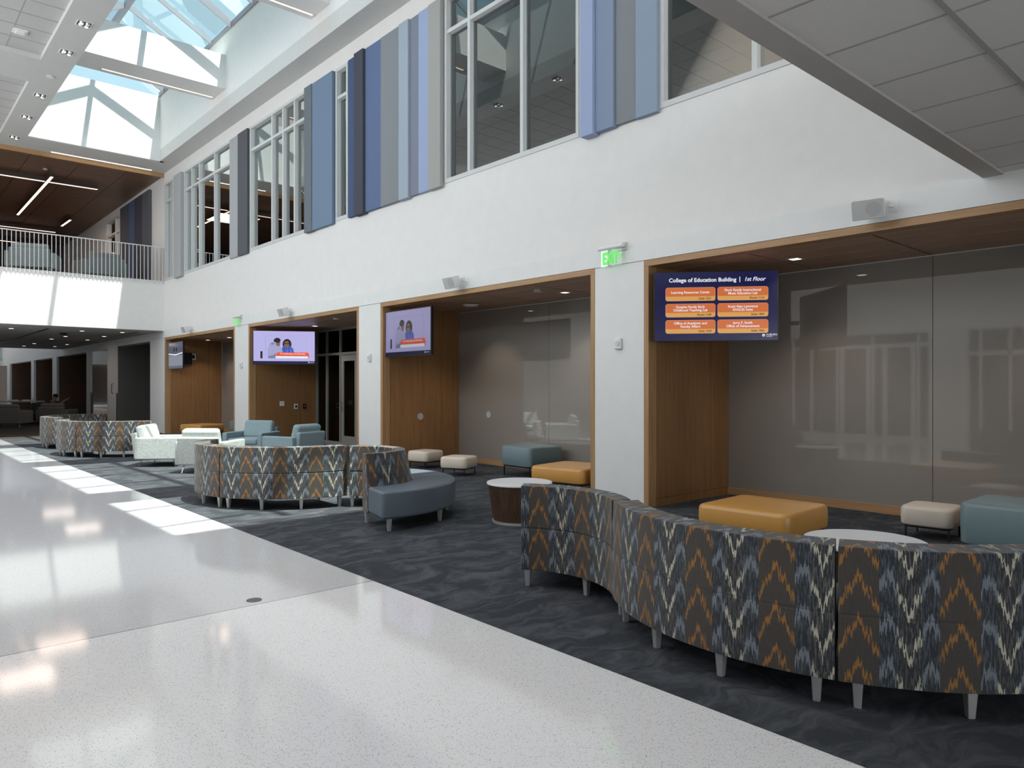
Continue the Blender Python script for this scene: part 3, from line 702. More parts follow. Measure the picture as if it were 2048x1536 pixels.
# end tip of something white poking in at the lower right edge
o = MB().add([(0, 0, 0), (.12, -.02, .005), (.14, .05, .03), (.0, .01, .035), (.03, .02, .015), (.13, .06, .05)], [(0, 1, 2, 3), (3, 2, 5, 4), (0, 3, 4), (1, 5, 2), (0, 4, 5, 1)]).build('paper_tag', 'paper', loc=(3.80, .87, .085)); tag(o, 'corner of a white paper tag hanging under the sofa at the right edge', 'tag')

# ------------------------------------------------------------------ poufs, tables
def rr(w, d, r, n=7):
    P = []
    for cx, cy, a0 in ((w / 2 - r, d / 2 - r, 0), (-w / 2 + r, d / 2 - r, 90), (-w / 2 + r, -d / 2 + r, 180), (w / 2 - r, -d / 2 + r, 270)):
        for i in range(n + 1): a = R(a0 + 90 * i / n); P.append((cx + r * math.cos(a), cy + r * math.sin(a)))
    return P
def pouf(x, y, rz, w, z0, z1, mat, label, grp, name='pouf', r=.085, bv=.045):
    t = thing(name, label, 'ottoman', (x, y, 0), R(rz), grp)
    P = rr(w, w, r); n = len(P); vs = []; fs = []; H = z1 - z0
    lv = [(0, z0, -.022), (0, z0 + .006, -.008), (0, z0 + .018, 0), (0, z0 + H * .45, .004), (0, z1 - .035, .002), (0, z1 - .018, -.004), (0, z1 - .006, -.014), (0, z1, -.03)]
    for _, z, e in lv: vs += [(px * (w + 2 * e) / w, py * (w + 2 * e) / w, z) for px, py in P]
    for k in range(len(lv) - 1): fs += [(k * n + i, k * n + (i + 1) % n, (k + 1) * n + (i + 1) % n, (k + 1) * n + i) for i in range(n)]
    k = len(lv) - 1; vs += [(px * .5, py * .5, z1 + .006) for px, py in P]; fs += [(k * n + i, k * n + (i + 1) % n, (k + 1) * n + (i + 1) % n, (k + 1) * n + i) for i in range(n)]
    fs.append(tuple((k + 1) * n + i for i in range(n))); fs.append(tuple(range(n))[::-1])
    MB().add(vs, fs).build('cushion', mat, t, smooth=True)
    q = w / 2 - .05; m = MB(); b = .016
    for s in (-1, 1):
        m.box(-q, q, s * q - b / 2, s * q + b / 2, z0 - .02, z0 - .001); m.box(s * q - b / 2, s * q + b / 2, -q, q, z0 - .02, z0 - .001)
    m.build('frame', 'black_metal', t)
    for sx in (-1, 1):
        for sy in (-1, 1): MB().box(sx * q - .008, sx * q + .008, sy * q - .008, sy * q + .008, 0, z0 - .02).build('leg', 'black_metal', t)
    return t
pouf(6.38, 3.58, 3, .90, .17, .39, 'orange_vinyl', 'wide low mustard orange ottoman in the nearest alcove', 'orange ottomans')
pouf(7.60, 7.20, 10, .90, .17, .38, 'orange_vinyl', 'mustard orange ottoman in front of the slate teal cube, partly behind the pillar', 'orange ottomans')
pouf(7.60, 22.4, 20, .90, .17, .38, 'orange_vinyl', 'mustard orange ottoman in the farthest alcove beyond the armchairs', 'orange ottomans')
pouf(7.48, 1.77, 0, .76, .14, .50, 'teal_vinyl', 'teal blue cube ottoman at the right edge of the frame', 'teal cube ottomans')
pouf(8.50, 9.03, -2, .76, .17, .50, 'teal_vinyl', 'slate teal cube ottoman against the glass wall behind the orange one', 'teal cube ottomans')
pouf(8.35, 20.9, 0, .76, .17, .50, 'teal_vinyl', 'teal cube ottoman half hidden by the pillar in the farthest alcove', 'teal cube ottomans')
CG = 'small cream ottomans'
pouf(7.97, 2.64, 4, .48, .13, .32, 'cream_vinyl', 'small cream ottoman touching the teal cube at the right', CG)
pouf(7.80, 11.15, 12, .50, .13, .32, 'cream_vinyl', 'small cream ottoman nearer the wood wall, left of its twin', CG)
pouf(7.58, 9.85, 25, .50, .13, .32, 'cream_vinyl', 'small cream ottoman right of its twin, before the glass wall', CG)
def table(x, y, r, label):
    t = thing('drum_table', label, 'table', (x, y, 0), 0, 'round drum tables')
    MB().cyl((0, 0), r, r, .418, .44, 64).build('tabletop', 'white_top', t, bevel=.004)
    MB().cyl((0, 0), r * .80, r * .965, .025, .418, 64).build('base', 'walnut', t, smooth=True)
    MB().cyl((0, 0), r * .83, r * .83, 0, .025, 48).build('plinth', 'leg_silver', t, smooth=True)
table(5.48, 6.02, .365, 'round table with white top on a tapered walnut drum')
table(5.17, 2.14, .395, 'round white topped table ringed by the near curved sofa')

# ------------------------------------------------------------------ armchairs
def armchair(x, y, face, mat, label, grp, z=0, first=None):
    if first:
        r = copy_tree(first); r.location = (x, y, z); r.rotation_euler = (0, 0, R(face)); r['label'] = label
        r['group'] = grp; return r
    r = thing('armchair', label, 'armchair', (x, y, z), R(face), grp)
    # local +x = forward, width along y
    def rb(name, x0, x1, y0, y1, z0, z1, bv, tilt=0, pv=(0, 0)):
        m = MB(); M = Matrix.Translation((pv[0], 0, pv[1])) @ Matrix.Rotation(tilt, 4, 'Y') @ Matrix.Translation((-pv[0], 0, -pv[1]))
        m.box(x0, x1, y0, y1, z0, z1, M); return m.build(name, mat, r, bevel=bv, seg=4)
    rb('seat_base', -.34, .38, -.335, .335, .15, .31, .02)
    rb('seat_cushion', -.22, .40, -.33, .33, .305, .43, .04)
    rb('arm', -.38, .40, -.45, -.335, .14, .55, .025); rb('arm', -.38, .40, .335, .45, .14, .55, .025)
    rb('back_shell', -.42, -.32, -.36, .36, .15, .635, .025, -.12, (-.38, .15))
    rb('back_cushion', -.33, -.16, -.325, .325, .40, .78, .055, -.28, (-.25, .42))
    for sx in (-.28, .28):
        for sy in (-.33, .33):
            MB().bar((sx, sy, .145), (sx + (.05 if sx > 0 else -.05), sy * 1.05, 0), .022, .01, up=(1, 0, 0)).build('leg', 'chrome', r)
    MB().box(-.3, .3, -.34, -.32, .13, .148).box(-.3, .3, .32, .34, .13, .148).build('under_rail', 'chrome', r)
    return r
a1 = armchair(4.35, 14.90, -37, 'mint_fabric', 'pale mint armchair seen from its side, left of the other pale one', 'pale mint armchairs')
armchair(4.62, 13.2, 43, 'mint_fabric', 'pale mint armchair with its back to the viewer, beside the middle sofa', 'pale mint armchairs', first=a1)
b1 = armchair(6.14, 15.1, 218, 'blue_fabric', 'dusty blue armchair facing the viewer, left of the other blue one', 'dusty blue armchairs')
armchair(6.30, 13.44, 112, 'blue_fabric', 'dusty blue armchair seen from behind near the alcove door', 'dusty blue armchairs', first=b1)
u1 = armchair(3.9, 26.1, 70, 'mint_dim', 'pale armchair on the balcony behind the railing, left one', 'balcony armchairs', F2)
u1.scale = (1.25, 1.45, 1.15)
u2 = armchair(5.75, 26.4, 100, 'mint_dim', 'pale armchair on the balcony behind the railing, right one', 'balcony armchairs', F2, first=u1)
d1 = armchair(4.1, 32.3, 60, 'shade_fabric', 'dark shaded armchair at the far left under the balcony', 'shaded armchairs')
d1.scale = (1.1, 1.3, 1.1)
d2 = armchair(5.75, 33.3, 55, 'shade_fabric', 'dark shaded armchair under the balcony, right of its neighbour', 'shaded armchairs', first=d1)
# long table with papers and dark chair in the shaded lounge
t = thing('long_table', 'long grey table in the shaded lounge at the far left', 'table', (4.6, 37.2, 0))
MB().box(-1.6, 1.3, -.45, .45, .84, .88).build('tabletop', 'slab_paint', t, bevel=.004)
for sx in (-1.5, 1.2):
    for sy in (-.38, .38): MB().box(sx - .02, sx + .02, sy - .02, sy + .02, 0, .84).build('leg', 'black_metal', t)
for i, (x, y, w) in enumerate(((4.3, 37.0, .28), (4.82, 37.1, .20), (5.25, 37.0, .18))):
    o = MB().box(-w, w, -.15, .15, 0, .03).box(-w * .8, w * .7, -.12, .1, .03, .06).build('paper_stack', 'paper', loc=(x, y, .881)); tag(o, ('widest stack of white papers on the long table', 'middle stack of white papers on the long table', 'stack of white papers nearest the right end of the long table')[i], 'papers', 'papers on the long table')
t = thing('lounge_chair', 'black upholstered chair beside the reclining person', 'chair', (5.0, 34.6, 0), R(200))
MB().box(-.3, .3, -.32, .32, .2, .45).build('seat', 'black_fabric', t, bevel=.06, seg=3)
MB().box(-.38, -.25, -.34, .34, .25, .85).build('backrest', 'black_fabric', t, bevel=.06, seg=3)
for sx in (-.25, .25):
    for sy in (-.25, .25): MB().tube((sx, sy, 0), (sx, sy, .2), .015).build('leg', 'black_metal', t)
o = MB().box(-.04, .04, -.04, .04, 0, .12).build('white_cup', 'paper', bevel=.01, loc=(5.55, 37.1, .88)); tag(o, 'small white box standing on the right end of the long table', 'box')

# reclining person in the shade
def person():
    V = [(0, 0, .45), (.12, .05, .62), (.22, .1, .78), (.27, .12, .88), (.30, .13, .98), (.31, .13, 1.05),
         (.30, -.08, .80), (.50, -.16, .78), (.72, -.12, .92), (.80, -.10, .98),
         (.16, .30, .78), (.22, .42, .62), (.36, .38, .52), (.44, .36, .52),
         (-.05, -.12, .44), (-.42, -.14, .56), (-.80, -.14, .32), (-.90, -.14, .28),
         (-.05, .12, .44), (-.44, .14, .52), (-.82, .16, .26), (-.92, .16, .24)]
    Rr = [.15, .15, .16, .07, .09, .085, .06, .045, .035, .03, .06, .045, .035, .03, .095, .065, .045, .04, .095, .065, .045, .04]
    E = [(0, 1), (1, 2), (2, 3), (3, 4), (4, 5), (2, 6), (6, 7), (7, 8), (8, 9), (2, 10), (10, 11), (11, 12), (12, 13), (0, 14), (14, 15), (15, 16), (16, 17), (0, 18), (18, 19), (19, 20), (20, 21)]
    me = bpy.data.meshes.new('person'); me.from_pydata(V, E, []); me.materials.append(MAT['skin'])
    o = bpy.data.objects.new('person', me); COL.objects.link(o)
    o.modifiers.new('Skin', 'SKIN'); me.skin_vertices or None
    for i, q in enumerate(Rr): me.skin_vertices[0].data[i].radius = (q, q)
    me.skin_vertices[0].data[0].use_root = True
    sub = o.modifiers.new('Sub', 'SUBSURF'); sub.levels = 1; sub.render_levels = 2
    # clothing shells and hair as children
    def shell(name, idx, mat, grow):
        mm = {v: i for i, v in enumerate(idx)}; m2 = bpy.data.meshes.new(name)
        m2.from_pydata([V[i] for i in idx], [(mm[a], mm[b]) for a, b in E if a in mm and b in mm], []); m2.materials.append(MAT[mat])
        c = bpy.data.objects.new(name, m2); COL.objects.link(c); c.parent = o; c.modifiers.new('Skin', 'SKIN')
        for k, i in enumerate(idx): m2.skin_vertices[0].data[k].radius = (Rr[i] + grow, Rr[i] + grow)
        m2.skin_vertices[0].data[0].use_root = True
        s = c.modifiers.new('Sub', 'SUBSURF'); s.levels = 1; s.render_levels = 2
    shell('shirt', [1, 0, 2, 6, 7, 10, 11], 'dark_cloth', .012); shell('trousers', [0, 14, 15, 16, 18, 19, 20], 'felt_navy', .012)
    MB().add(*ico((.33, .13, 1.06), (.105, .10, .09))).build('cap', 'hair', o, smooth=True)
    return o
def ico(c, r, n=12, k=8, zmin=-1):
    vs = []; fs = []
    for i in range(k + 1):
        a = -PI / 2 + PI * i / k
        for j in range(n): b = 2 * PI * j / n; vs.append((c[0] + r[0] * math.cos(a) * math.cos(b), c[1] + r[1] * math.cos(a) * math.sin(b), c[2] + r[2] * math.sin(a)))
    for i in range(k):
        for j in range(n): fs.append((i * n + j, i * n + (j + 1) % n, (i + 1) * n + (j + 1) % n, (i + 1) * n + j))
    return vs, fs
p = person(); p.location = (5.75, 35.4, .05); tag(p, 'person in dark clothes and cap leaning back with one arm stretched out', 'person')
t = thing('daybed', 'dark low seat carrying the reclining person', 'seat', (5.75, 35.4, 0))
MB().box(-.95, .45, -.35, .5, .12, .28).build('seat', 'black_fabric', t, bevel=.04)
for sx in (-.85, .35):
    for sy in (-.28, .42): MB().box(sx - .02, sx + .02, sy - .02, sy + .02, 0, .12).build('leg', 'black_metal', t)

# ------------------------------------------------------------------ screens
for nm, c, e in (('scr_navy', (.004, .005, .075), .6), ('scr_white', (.9, .92, 1), .8), ('scr_orange', (.70, .17, .045), .75), ('scr_amber', (.78, .40, .10), .75), ('scr_outline', (.9, .45, .32), .6),
                 ('scr_ink', (.12, .03, .01), .3), ('scr_lav', (.50, .47, .83), .85), ('scr_lav2', (.44, .42, .74), .85), ('scr_hoodie', (.40, .42, .68), .8), ('scr_fold', (.25, .27, .42), .7),
                 ('scr_dark', (.02, .015, .02), .6), ('scr_face', (.30, .15, .11), .7), ('scr_blue', (.05, .12, .55), .8), ('scr_blue2', (.12, .22, .75), .8), ('scr_red', (.85, .10, .035), .85), ('scr_strip', (.01, .012, .07), .6),
                 ('scr_grey', (.10, .11, .16), .7), ('scr_grey2', (.26, .28, .34), .7)):
    for sfx, q in (('', 1), ('_dim', .5)):
        t = NT(nm + sfx); MAT[nm + sfx] = t.bsdf((.012, .012, .014), .12, spec=.5, emis=c + (1,) if len(c) == 3 else c, estr=e * q)
def text_mesh(body, size, italic=False, align='CENTER', bold=0.0):
    cu = bpy.data.curves.new('txt', 'FONT'); cu.body = body; cu.size = size; cu.align_x = align; cu.shear = .28 if italic else 0; cu.offset = bold
    cu.resolution_u = 3
    o = bpy.data.objects.new('txt', cu); COL.objects.link(o); bpy.context.view_layer.update()
    dg = bpy.context.evaluated_depsgraph_get(); me = bpy.data.meshes.new_from_object(o.evaluated_get(dg))
    bpy.data.objects.remove(o); return me
class Screen:
    def __init__(s, A, B, zb, H, label, mount='wall'):
        A = Vector((A[0], A[1], 0)); B = Vector((B[0], B[1], 0)); s.W = (B - A).length; s.H = H
        ang = math.atan2(B.y - A.y, B.x - A.x)
        s.r = thing('wall_television', label, 'television', (A.x, A.y, zb), ang, 'hanging televisions')
        e = .012
        MB().box(-e, s.W + e, .0, .045, -e, H + e).build('bezel', 'black_plastic', s.r, bevel=.004)
        MB().box(s.W * .3, s.W * .7, .045, .075, H * .25, H * .75).build('rear_cover', 'black_plastic', s.r, bevel=.01)
        s.n = 0
    def lay(s): s.n += 1; return -.0008 * s.n - .001
    def poly(s, P, mat, name='picture', y=None):
        y = s.lay() if y is None else y; n = len(P); W, H = s.W, s.H
        return MB().add([(u * W, y, v * H) for u, v in P], [tuple(range(n))]).build(name, mat, s.r)
    def rect(s, u0, u1, v0, v1, mat, r=0, name='picture'):
        W, H = s.W, s.H
        if r:
            P = [((u0 + u1) / 2 + px / W, (v0 + v1) / 2 + py / H) for px, py in rr((u1 - u0) * W, (v1 - v0) * H, r, 4)]
        else: P = [(u0, v0), (u1, v0), (u1, v1), (u0, v1)]
        return s.poly(P, mat, name)
    def oval(s, u, v, ru, rv, mat, a0=0, a1=360, n=20):
        return s.poly([(u + ru * math.cos(R(a0 + (a1 - a0) * i / n)), v + rv * math.sin(R(a0 + (a1 - a0) * i / n))) for i in range(n)], mat)
    def text(s, body, u, v, size, mat, **kw):
        me = text_mesh(body, size, **kw); me.materials.clear(); me.materials.append(MAT[mat])
        o = bpy.data.objects.new('lettering', me); COL.objects.link(o); o.parent = s.r
        o.location = (u * s.W, s.lay() - .001, v * s.H); o.rotation_euler = (PI / 2, 0, 0); return o
# 1: directory
sc = Screen((7.17, 5.44), (8.10, 4.36), 2.055, .815, 'directory television with orange room listings hanging in the nearest alcove')
sc.rect(0, 1, 0, 1, 'scr_navy', name='display')
sc.text('College of Education Building', .115, .86, .0665, 'scr_white', align='LEFT', bold=.0016)
sc.rect(.694, .700, .845, .925, 'scr_white'); sc.text('1st Floor', .73, .862, .066, 'scr_white', align='LEFT', italic=True, bold=.0012)
cards = [('Learning Resources Center', None, 'Suite 1221'), ('Finch Family Instructional', 'Music Education Lab', 'Room 1112'), ('Goepke Family Early', 'Childhood Teaching Lab', 'Room 1109'),
         ('Scott Alan Lawrence', 'EAGLES Suite', 'Suite 1403'), ('Office of Academic and', 'Faculty Affairs', 'Suite 1334'), ('Jerry F. Smith', 'Office of Advancement', 'Suite 1426')]
for i, (a, b, c) in enumerate(cards):
    u0 = (.09, .518)[i % 2]; u1 = u0 + .405; v1 = (.775, .535, .295)[i // 2]; v0 = v1 - .19; n0 = sc.n
    sc.rect(u0 - .003, u1 + .003, v0 - .005, v1 + .005, 'scr_outline', r=.026); n1 = sc.n
    sc.rect(u0, u1, v0, v1, 'scr_amber', r=.022); n2 = sc.n
    sc.rect(u0, u1, v0 + .062, v1, 'scr_orange', r=.012); n3 = sc.n
    um = (u0 + u1) / 2
    if b: sc.text(a, um, v1 - .060, .041, 'scr_white', bold=.0007); sc.n = n3; sc.text(b, um, v1 - .108, .041, 'scr_white', bold=.0007)
    else: sc.text(a, um, v1 - .085, .041, 'scr_white', bold=.0007)
    sc.n = n3; sc.text(c, u1 - .03, v0 + .016, .035, 'scr_ink', align='RIGHT', bold=.0007); sc.n = n0
sc.oval(.888, .065, .012, .02, 'scr_white'); sc.text('AU', .888, .052, .02, 'scr_navy', bold=.0006); sc.text('AUBURN', .908, .062, .032, 'scr_white', align='LEFT'); sc.n -= 1; sc.text('UNIVERSITY', .908, .04, .014, 'scr_white', align='LEFT')
def people_screen(sc, dim=False):
    if dim:
        p0, t0 = sc.poly, sc.text
        sc.poly = lambda P, mat, *a, **k: p0(P, mat + '_dim', *a, **k)
        sc.text = lambda b, u, v, z, mat, **k: t0(b, u, v, z, mat + '_dim', **k)
    sc.rect(0, 1, 0, 1, 'scr_strip', name='display'); sc.rect(.004, .996, .085, .995, 'scr_lav')
    sc.rect(.19, .86, .27, .86, 'scr_lav2'); sc.rect(.205, .85, .27, .845, 'scr_lav')
    sc.rect(.115, .15, .165, .38, 'scr_dark')
    sc.poly([(.235, .165), (.23, .42), (.26, .60), (.30, .66), (.36, .66), (.43, .55), (.47, .40), (.50, .33), (.44, .30), (.38, .32), (.36, .165)], 'scr_hoodie')
    sc.poly([(.24, .17), (.25, .24), (.33, .27), (.36, .34), (.37, .17)], 'scr_fold'); sc.poly([(.27, .60), (.31, .65), (.35, .62), (.32, .58)], 'scr_fold')
    sc.oval(.40, .62, .035, .085, 'scr_face'); sc.oval(.385, .70, .055, .09, 'scr_dark', 10, 220); sc.oval(.39, .715, .05, .075, 'scr_dark')
    sc.oval(.545, .60, .072, .16, 'scr_dark'); sc.poly([(.485, .27), (.46, .48), (.49, .54), (.60, .54), (.645, .46), (.655, .36), (.635, .27)], 'scr_blue')
    sc.poly([(.53, .28), (.545, .45), (.555, .45), (.56, .28)], 'scr_blue2'); sc.poly([(.60, .28), (.595, .45), (.61, .46), (.63, .28)], 'scr_blue2')
    sc.oval(.54, .59, .043, .105, 'scr_face'); sc.rect(.502, .535, .60, .635, 'scr_dark'); sc.rect(.545, .578, .60, .635, 'scr_dark')
    sc.poly([(.36, .24), (.39, .35), (.89, .35), (.91, .25), (.89, .16), (.885, .235)], 'scr_red'); sc.rect(.36, .885, .17, .235, 'scr_white')
    sc.text('For Scholarships and Fellowships', .64, .29, .045, 'scr_white', bold=.0006)
    sc.oval(.90, .045, .010, .018, 'scr_white'); sc.text('AUBURN', .915, .034, .026, 'scr_white', align='LEFT')
people_screen(Screen((7.30, 11.72), (7.30, 10.28), 2.06, .815, 'television parallel to the wall showing two people, in the alcove with cream ottomans'), True)
people_screen(Screen((7.20, 17.64), (8.47, 16.90), 2.06, .815, 'television turned to the viewer showing two people, in front of the storefront alcove'))
sc = Screen((7.30, 24.60), (7.30, 23.22), 2.06, .815, 'television with a grey picture, seen obliquely in the farthest alcove')
sc.rect(0, 1, 0, 1, 'scr_grey', name='display'); sc.rect(.02, .98, .1, .5, 'scr_grey2'); sc.poly([(.02, .55), (.5, .50), (.98, .56), (.98, .60), (.5, .54), (.02, .59)], 'scr_white')
sc.oval(.42, .72, .04, .09, 'scr_dark'); sc.oval(.58, .72, .04, .09, 'scr_dark')
# television mounts
for (x, y, z, xa, ya, w) in ((7.62, 5.30, 2.45, 7.55, 5.56, 'of the directory television'), (8.0, 17.40, 2.45, 8.0, 17.92, 'of the television before the storefront'), (7.55, 11.2, 2.45, 7.72, 11.72, 'of the television parallel to the wall'), (7.42, 24.2, 2.45, 7.52, 24.7, 'of the television in the farthest alcove')):
    r = thing('television_bracket', 'black swing arm bracket ' + w, 'bracket', (xa, ya, z), 0, 'television brackets')
    MB().box(-.12, .12, -.02, .02, -.2, .2).build('wall_plate', 'black_plastic', r)
    MB().bar((0, -.02, 0), (x - xa, y - ya, 0), .05, .06).build('arm', 'black_metal', r)

# ------------------------------------------------------------------ wall devices
def exit_sign(y, label):
    r = thing('exit_sign', label, 'exit sign', (WX, y, 3.06), 0, 'green exit signs')
    MB().box(-.05, 0, -.2, -.04, .17, .27).build('wall_box', 'trim_metal', r, bevel=.006)
    MB().tube((-.085, -.20, .225), (-.085, .21, .225), .028, 20).build('canopy', 'white_plastic', r)
    MB().box(-.089, -.081, -.175, .175, -.02, .2).build('panel', 'clear_acrylic', r)
    me = text_mesh('EXIT', .20, bold=.006); me.materials.clear(); me.materials.append(MAT['exit_green'])
    o = bpy.data.objects.new('lettering', me); COL.objects.link(o); o.parent = r; o.location = (-.0905, .015, .015); o.rotation_euler = (PI / 2, 0, -PI / 2)
    o.scale = (.62, 1.05, 1)
    me = text_mesh('>', .11, bold=.002); me.materials.clear(); me.materials.append(MAT['exit_green'])
    o = bpy.data.objects.new('arrow', me); COL.objects.link(o); o.parent = r; o.location = (-.0905, -.145, .055); o.rotation_euler = (PI / 2, 0, -PI / 2)
exit_sign(6.13, 'lit green exit sign above the nearest pillar'); exit_sign(18.62, 'small green exit sign above the pillar by the storefront alcove')
def speaker(y, label, first=None, turn=0):
    if first: r = copy_tree(first); r.location = (WX, y, 3.19); r['label'] = label; return r
    r = thing('wall_speaker', label, 'speaker', (WX, y, 3.19), 0, 'white wall speakers')
    q = Matrix.Translation((-.15, .04, 0)) @ Matrix.Rotation(R(-38), 4, 'Z').inverted().inverted() 
    # local box: face towards -x
    M = Matrix.Translation((-.17, .03, -.01)) @ Matrix.Rotation(R(turn), 4, 'Z') @ Matrix.Rotation(R(-20), 4, 'Y')
    m = MB(); f = .145; b = .085
    P = [(-.09, -f, -.095), (-.09, f, -.095), (-.09, f, .095), (-.09, -f, .095), (.08, -b, -.085), (.08, b, -.085), (.08, b, .085), (.08, -b, .085)]
    m.add([M @ Vector(p) for p in P], [(0, 1, 2, 3), (7, 6, 5, 4), (0, 4, 5, 1), (1, 5, 6, 2), (2, 6, 7, 3), (3, 7, 4, 0)]).build('cabinet', 'white_plastic', r, bevel=.012, seg=3)
    m = MB(); m.add([M @ Vector((-.094, y * .93, z * .93)) for y, z in rr(.29, .19, .02)] + [M @ Vector((-.086, y * .93, z * .93)) for y, z in rr(.29, .19, .02)],
          [tuple(range(32)), tuple(range(32, 64))[::-1]] + [(i, (i + 1) % 32, 32 + (i + 1) % 32, 32 + i) for i in range(32)]).build('grille', 'speaker_grille', r)
    n = 28; g = MB()
    g.add([M @ Vector((-.0965, -.045 + .068 * math.cos(2 * PI * i / n), .068 * math.sin(2 * PI * i / n))) for i in range(n)] + [M @ Vector((-.093, -.045 + .068 * math.cos(2 * PI * i / n), .068 * math.sin(2 * PI * i / n))) for i in range(n)],
          [tuple(range(n)), tuple(range(n, 2 * n))[::-1]] + [(i, (i + 1) % n, n + (i + 1) % n, n + i) for i in range(n)]).build('woofer_ring', 'woofer_grey', r)
    h = MB(); h.tube((-.09, -.11, 0), (0, -.13, 0), .014); h.box(-.02, 0, -.17, -.10, -.05, .05); h.bar(M @ Vector((.06, -.09, -.08)), M @ Vector((.06, -.09, .08)), .02, .012); h.build('bracket', 'white_plastic', r, bevel=.003)
    return r
speaker(2.86, 'white wall speaker above the nearest alcove', turn=14)
s0 = speaker(9.33, 'white wall speaker above the alcove with the cream ottomans')
speaker(15.58, 'white wall speaker above the storefront alcove', s0); speaker(22.2, 'white wall speaker above the farthest alcove', s0)
def strobe(y, label, first=None):
    if first: r = copy_tree(first); r.location = (WX, y, 2.05); r['label'] = label; return r
    r = thing('alarm_strobe', label, 'alarm', (WX, y, 2.05), 0, 'white pillar alarm strobes')
    MB().box(-.045, 0, -.055, .055, -.07, .07).build('housing', 'white_plastic', r, bevel=.008)
    m = MB().tube((-.053, -.005, .0), (-.044, -.005, .0), .036, 24); m.build('sounder', 'trim_metal', r)
    MB().box(-.065, -.04, -.05, -.03, -.045, .045).build('lens', 'clear_acrylic', r); return r
s1 = strobe(6.07, 'white alarm strobe on the nearest pillar')
strobe(12.2, 'white alarm strobe on the middle pillar', s1); strobe(18.47, 'white alarm strobe on the pillar left of the storefront alcove', s1)
# plates on the wood side walls
def plate(name, x, y, z, w, h, mat, label, cat, d=.02, ny=-1, rnd=False, axis='y', extra=None):
    m = MB()
    if axis == 'y':
        if rnd: m.tube((0, 0, 0), (0, ny * d, 0), w / 2, 28)
        else: m.box(-w / 2, w / 2, min(0, ny * d), max(0, ny * d), -h / 2, h / 2)
    else: m.tube((0, 0, 0), (-d, 0, 0), w / 2, 28)
    o = m.build(name, mat, loc=(x, y, z)); tag(o, label, cat)
    if extra: MB().box(-w * extra[0], w * extra[0], ny * d - .003, ny * d, -h * extra[1], h * extra[1]).build('insert', extra[2], o)
    return o
Y3 = 18.05 - .0751; Y2 = 11.82 - .0751; Y4 = 24.8 - .0751; Y1 = 5.67 - .0751
plate('light_switch', 8.09, Y3, 1.06, .12, .12, 'white_plastic', 'white double switch plate on the wood wall by the storefront', 'switch', .012, extra=(.3, .2, 'trim_metal'))
plate('thermostat', 8.47, Y3, .98, .10, .13, 'white_plastic', 'white thermostat with dark screen on the wood wall', 'thermostat', .02, extra=(.28, .25, 'black_plastic'))
plate('card_reader', 8.70, Y3, .985, .07, .13, 'black_plastic', 'black card reader on the wood wall beside the thermostat', 'card reader', .025, extra=(.15, .08, 'white_plastic'))
plate('round_wall_plate', 8.09, Y2, .92, .13, .13, 'speaker_grille', 'round grey plate on the wood side wall behind the cream ottomans', 'wall plate', .012, rnd=True)
plate('round_glass_plate', BX, 10.80, .96, .13, .13, 'speaker_grille', 'small round plate on the taupe glass wall', 'wall plate', .008, rnd=True, axis='x')
plate('outlet_plate', 8.10, Y4, 2.47, .16, .20, 'white_plastic', 'white outlet plate on the wood wall beside the farthest television', 'outlet', .012, extra=(.28, .3, 'black_plastic'))
plate('media_box', 7.86, Y4, 2.40, .36, .38, 'black_plastic', 'black box on the wood wall behind the farthest television', 'box', .08)
# alcove ceilings: downlights, detectors
CA = HZ - .075
ad = None
for x, y, lb in ((8.12, 4.15, 'square downlight in the wood ceiling right of the directory television'), (8.30, 8.05, 'square downlight in the wood ceiling above the teal cube'),
                 (8.25, 10.45, 'square downlight in the wood ceiling beside the round white disc'), (8.32, 16.6, 'square downlight in the ceiling above the two people television'),
                 (8.28, 23.9, 'square downlight at the far side of the farthest alcove'), (8.33, 22.2, 'square downlight near the middle of the farthest alcove'),
                 (8.12, 1.5, 'square downlight over the teal cube in the nearest alcove')):
    r = downlight(x, y, CA, lb, 'alcove downlights', ad, s=.055); ad = ad or r
for x, y, lb in ((7.73, 8.08, 'small round white detector in the ceiling above the orange ottoman'), (7.69, 14.35, 'small round white detector in the storefront alcove ceiling')):
    o = MB().cyl((0, 0), .07, .05, -.035, 0, 24).build('smoke_detector', 'white_plastic', smooth=True, loc=(x, y, CA)); tag(o, lb, 'detector', 'alcove detectors')
r = thing('ceiling_speaker', 'round white disc hanging from the alcove ceiling between the cream ottomans and the television', 'ceiling device', (8.15, 10.35 - .1, CA))
MB().cyl((0, 0), .10, .15, -.05, -.02, 32).build('disc', 'white_plastic', r, smooth=True); MB().cyl((0, 0), .05, .05, -.02, 0, 16).build('stem', 'black_plastic', r)
# drain disc
o = MB().cyl((0, 0), .052, .052, 0, .003, 32).build('floor_box_cover', 'drain_metal', loc=(2.06, 5.03, .0)); tag(o, 'round dark metal cover set in the terrazzo floor', 'floor cover')
# upper room chair seen through the large window
t = thing('plastic_chair', 'pale teal shell chair seen through the large upper window', 'chair', (8.1, 7.35, F2), R(200))
plain('teal_plastic', (.25, .42, .42), .4)
MB().box(-.22, .22, -.23, .23, .42, .45).build('seat', 'teal_plastic', t, bevel=.01)
MB().box(-.26, -.22, -.22, .22, .45, .85).build('backrest', 'teal_plastic', t, bevel=.015)
for sx in (-.18, .18):
    for sy in (-.2, .2): MB().tube((sx, sy, 0), (sx * .9, sy * .9, .42), .01).build('leg', 'chrome', t)
# curved office light behind the last window
r = thing('linear_light', 'slim light strip in the tan room behind the upper window at the bridge', 'light', (9.2, 4.6, 7.9))
MB().bar((-.8, .6, 0), (.9, -.9, 0), .05, .03).build('diffuser', 'led_warm', r)
MB().bar((-.8, .6, .05), (.9, -.9, .05), .07, .08).build('housing', 'trim_metal', r)

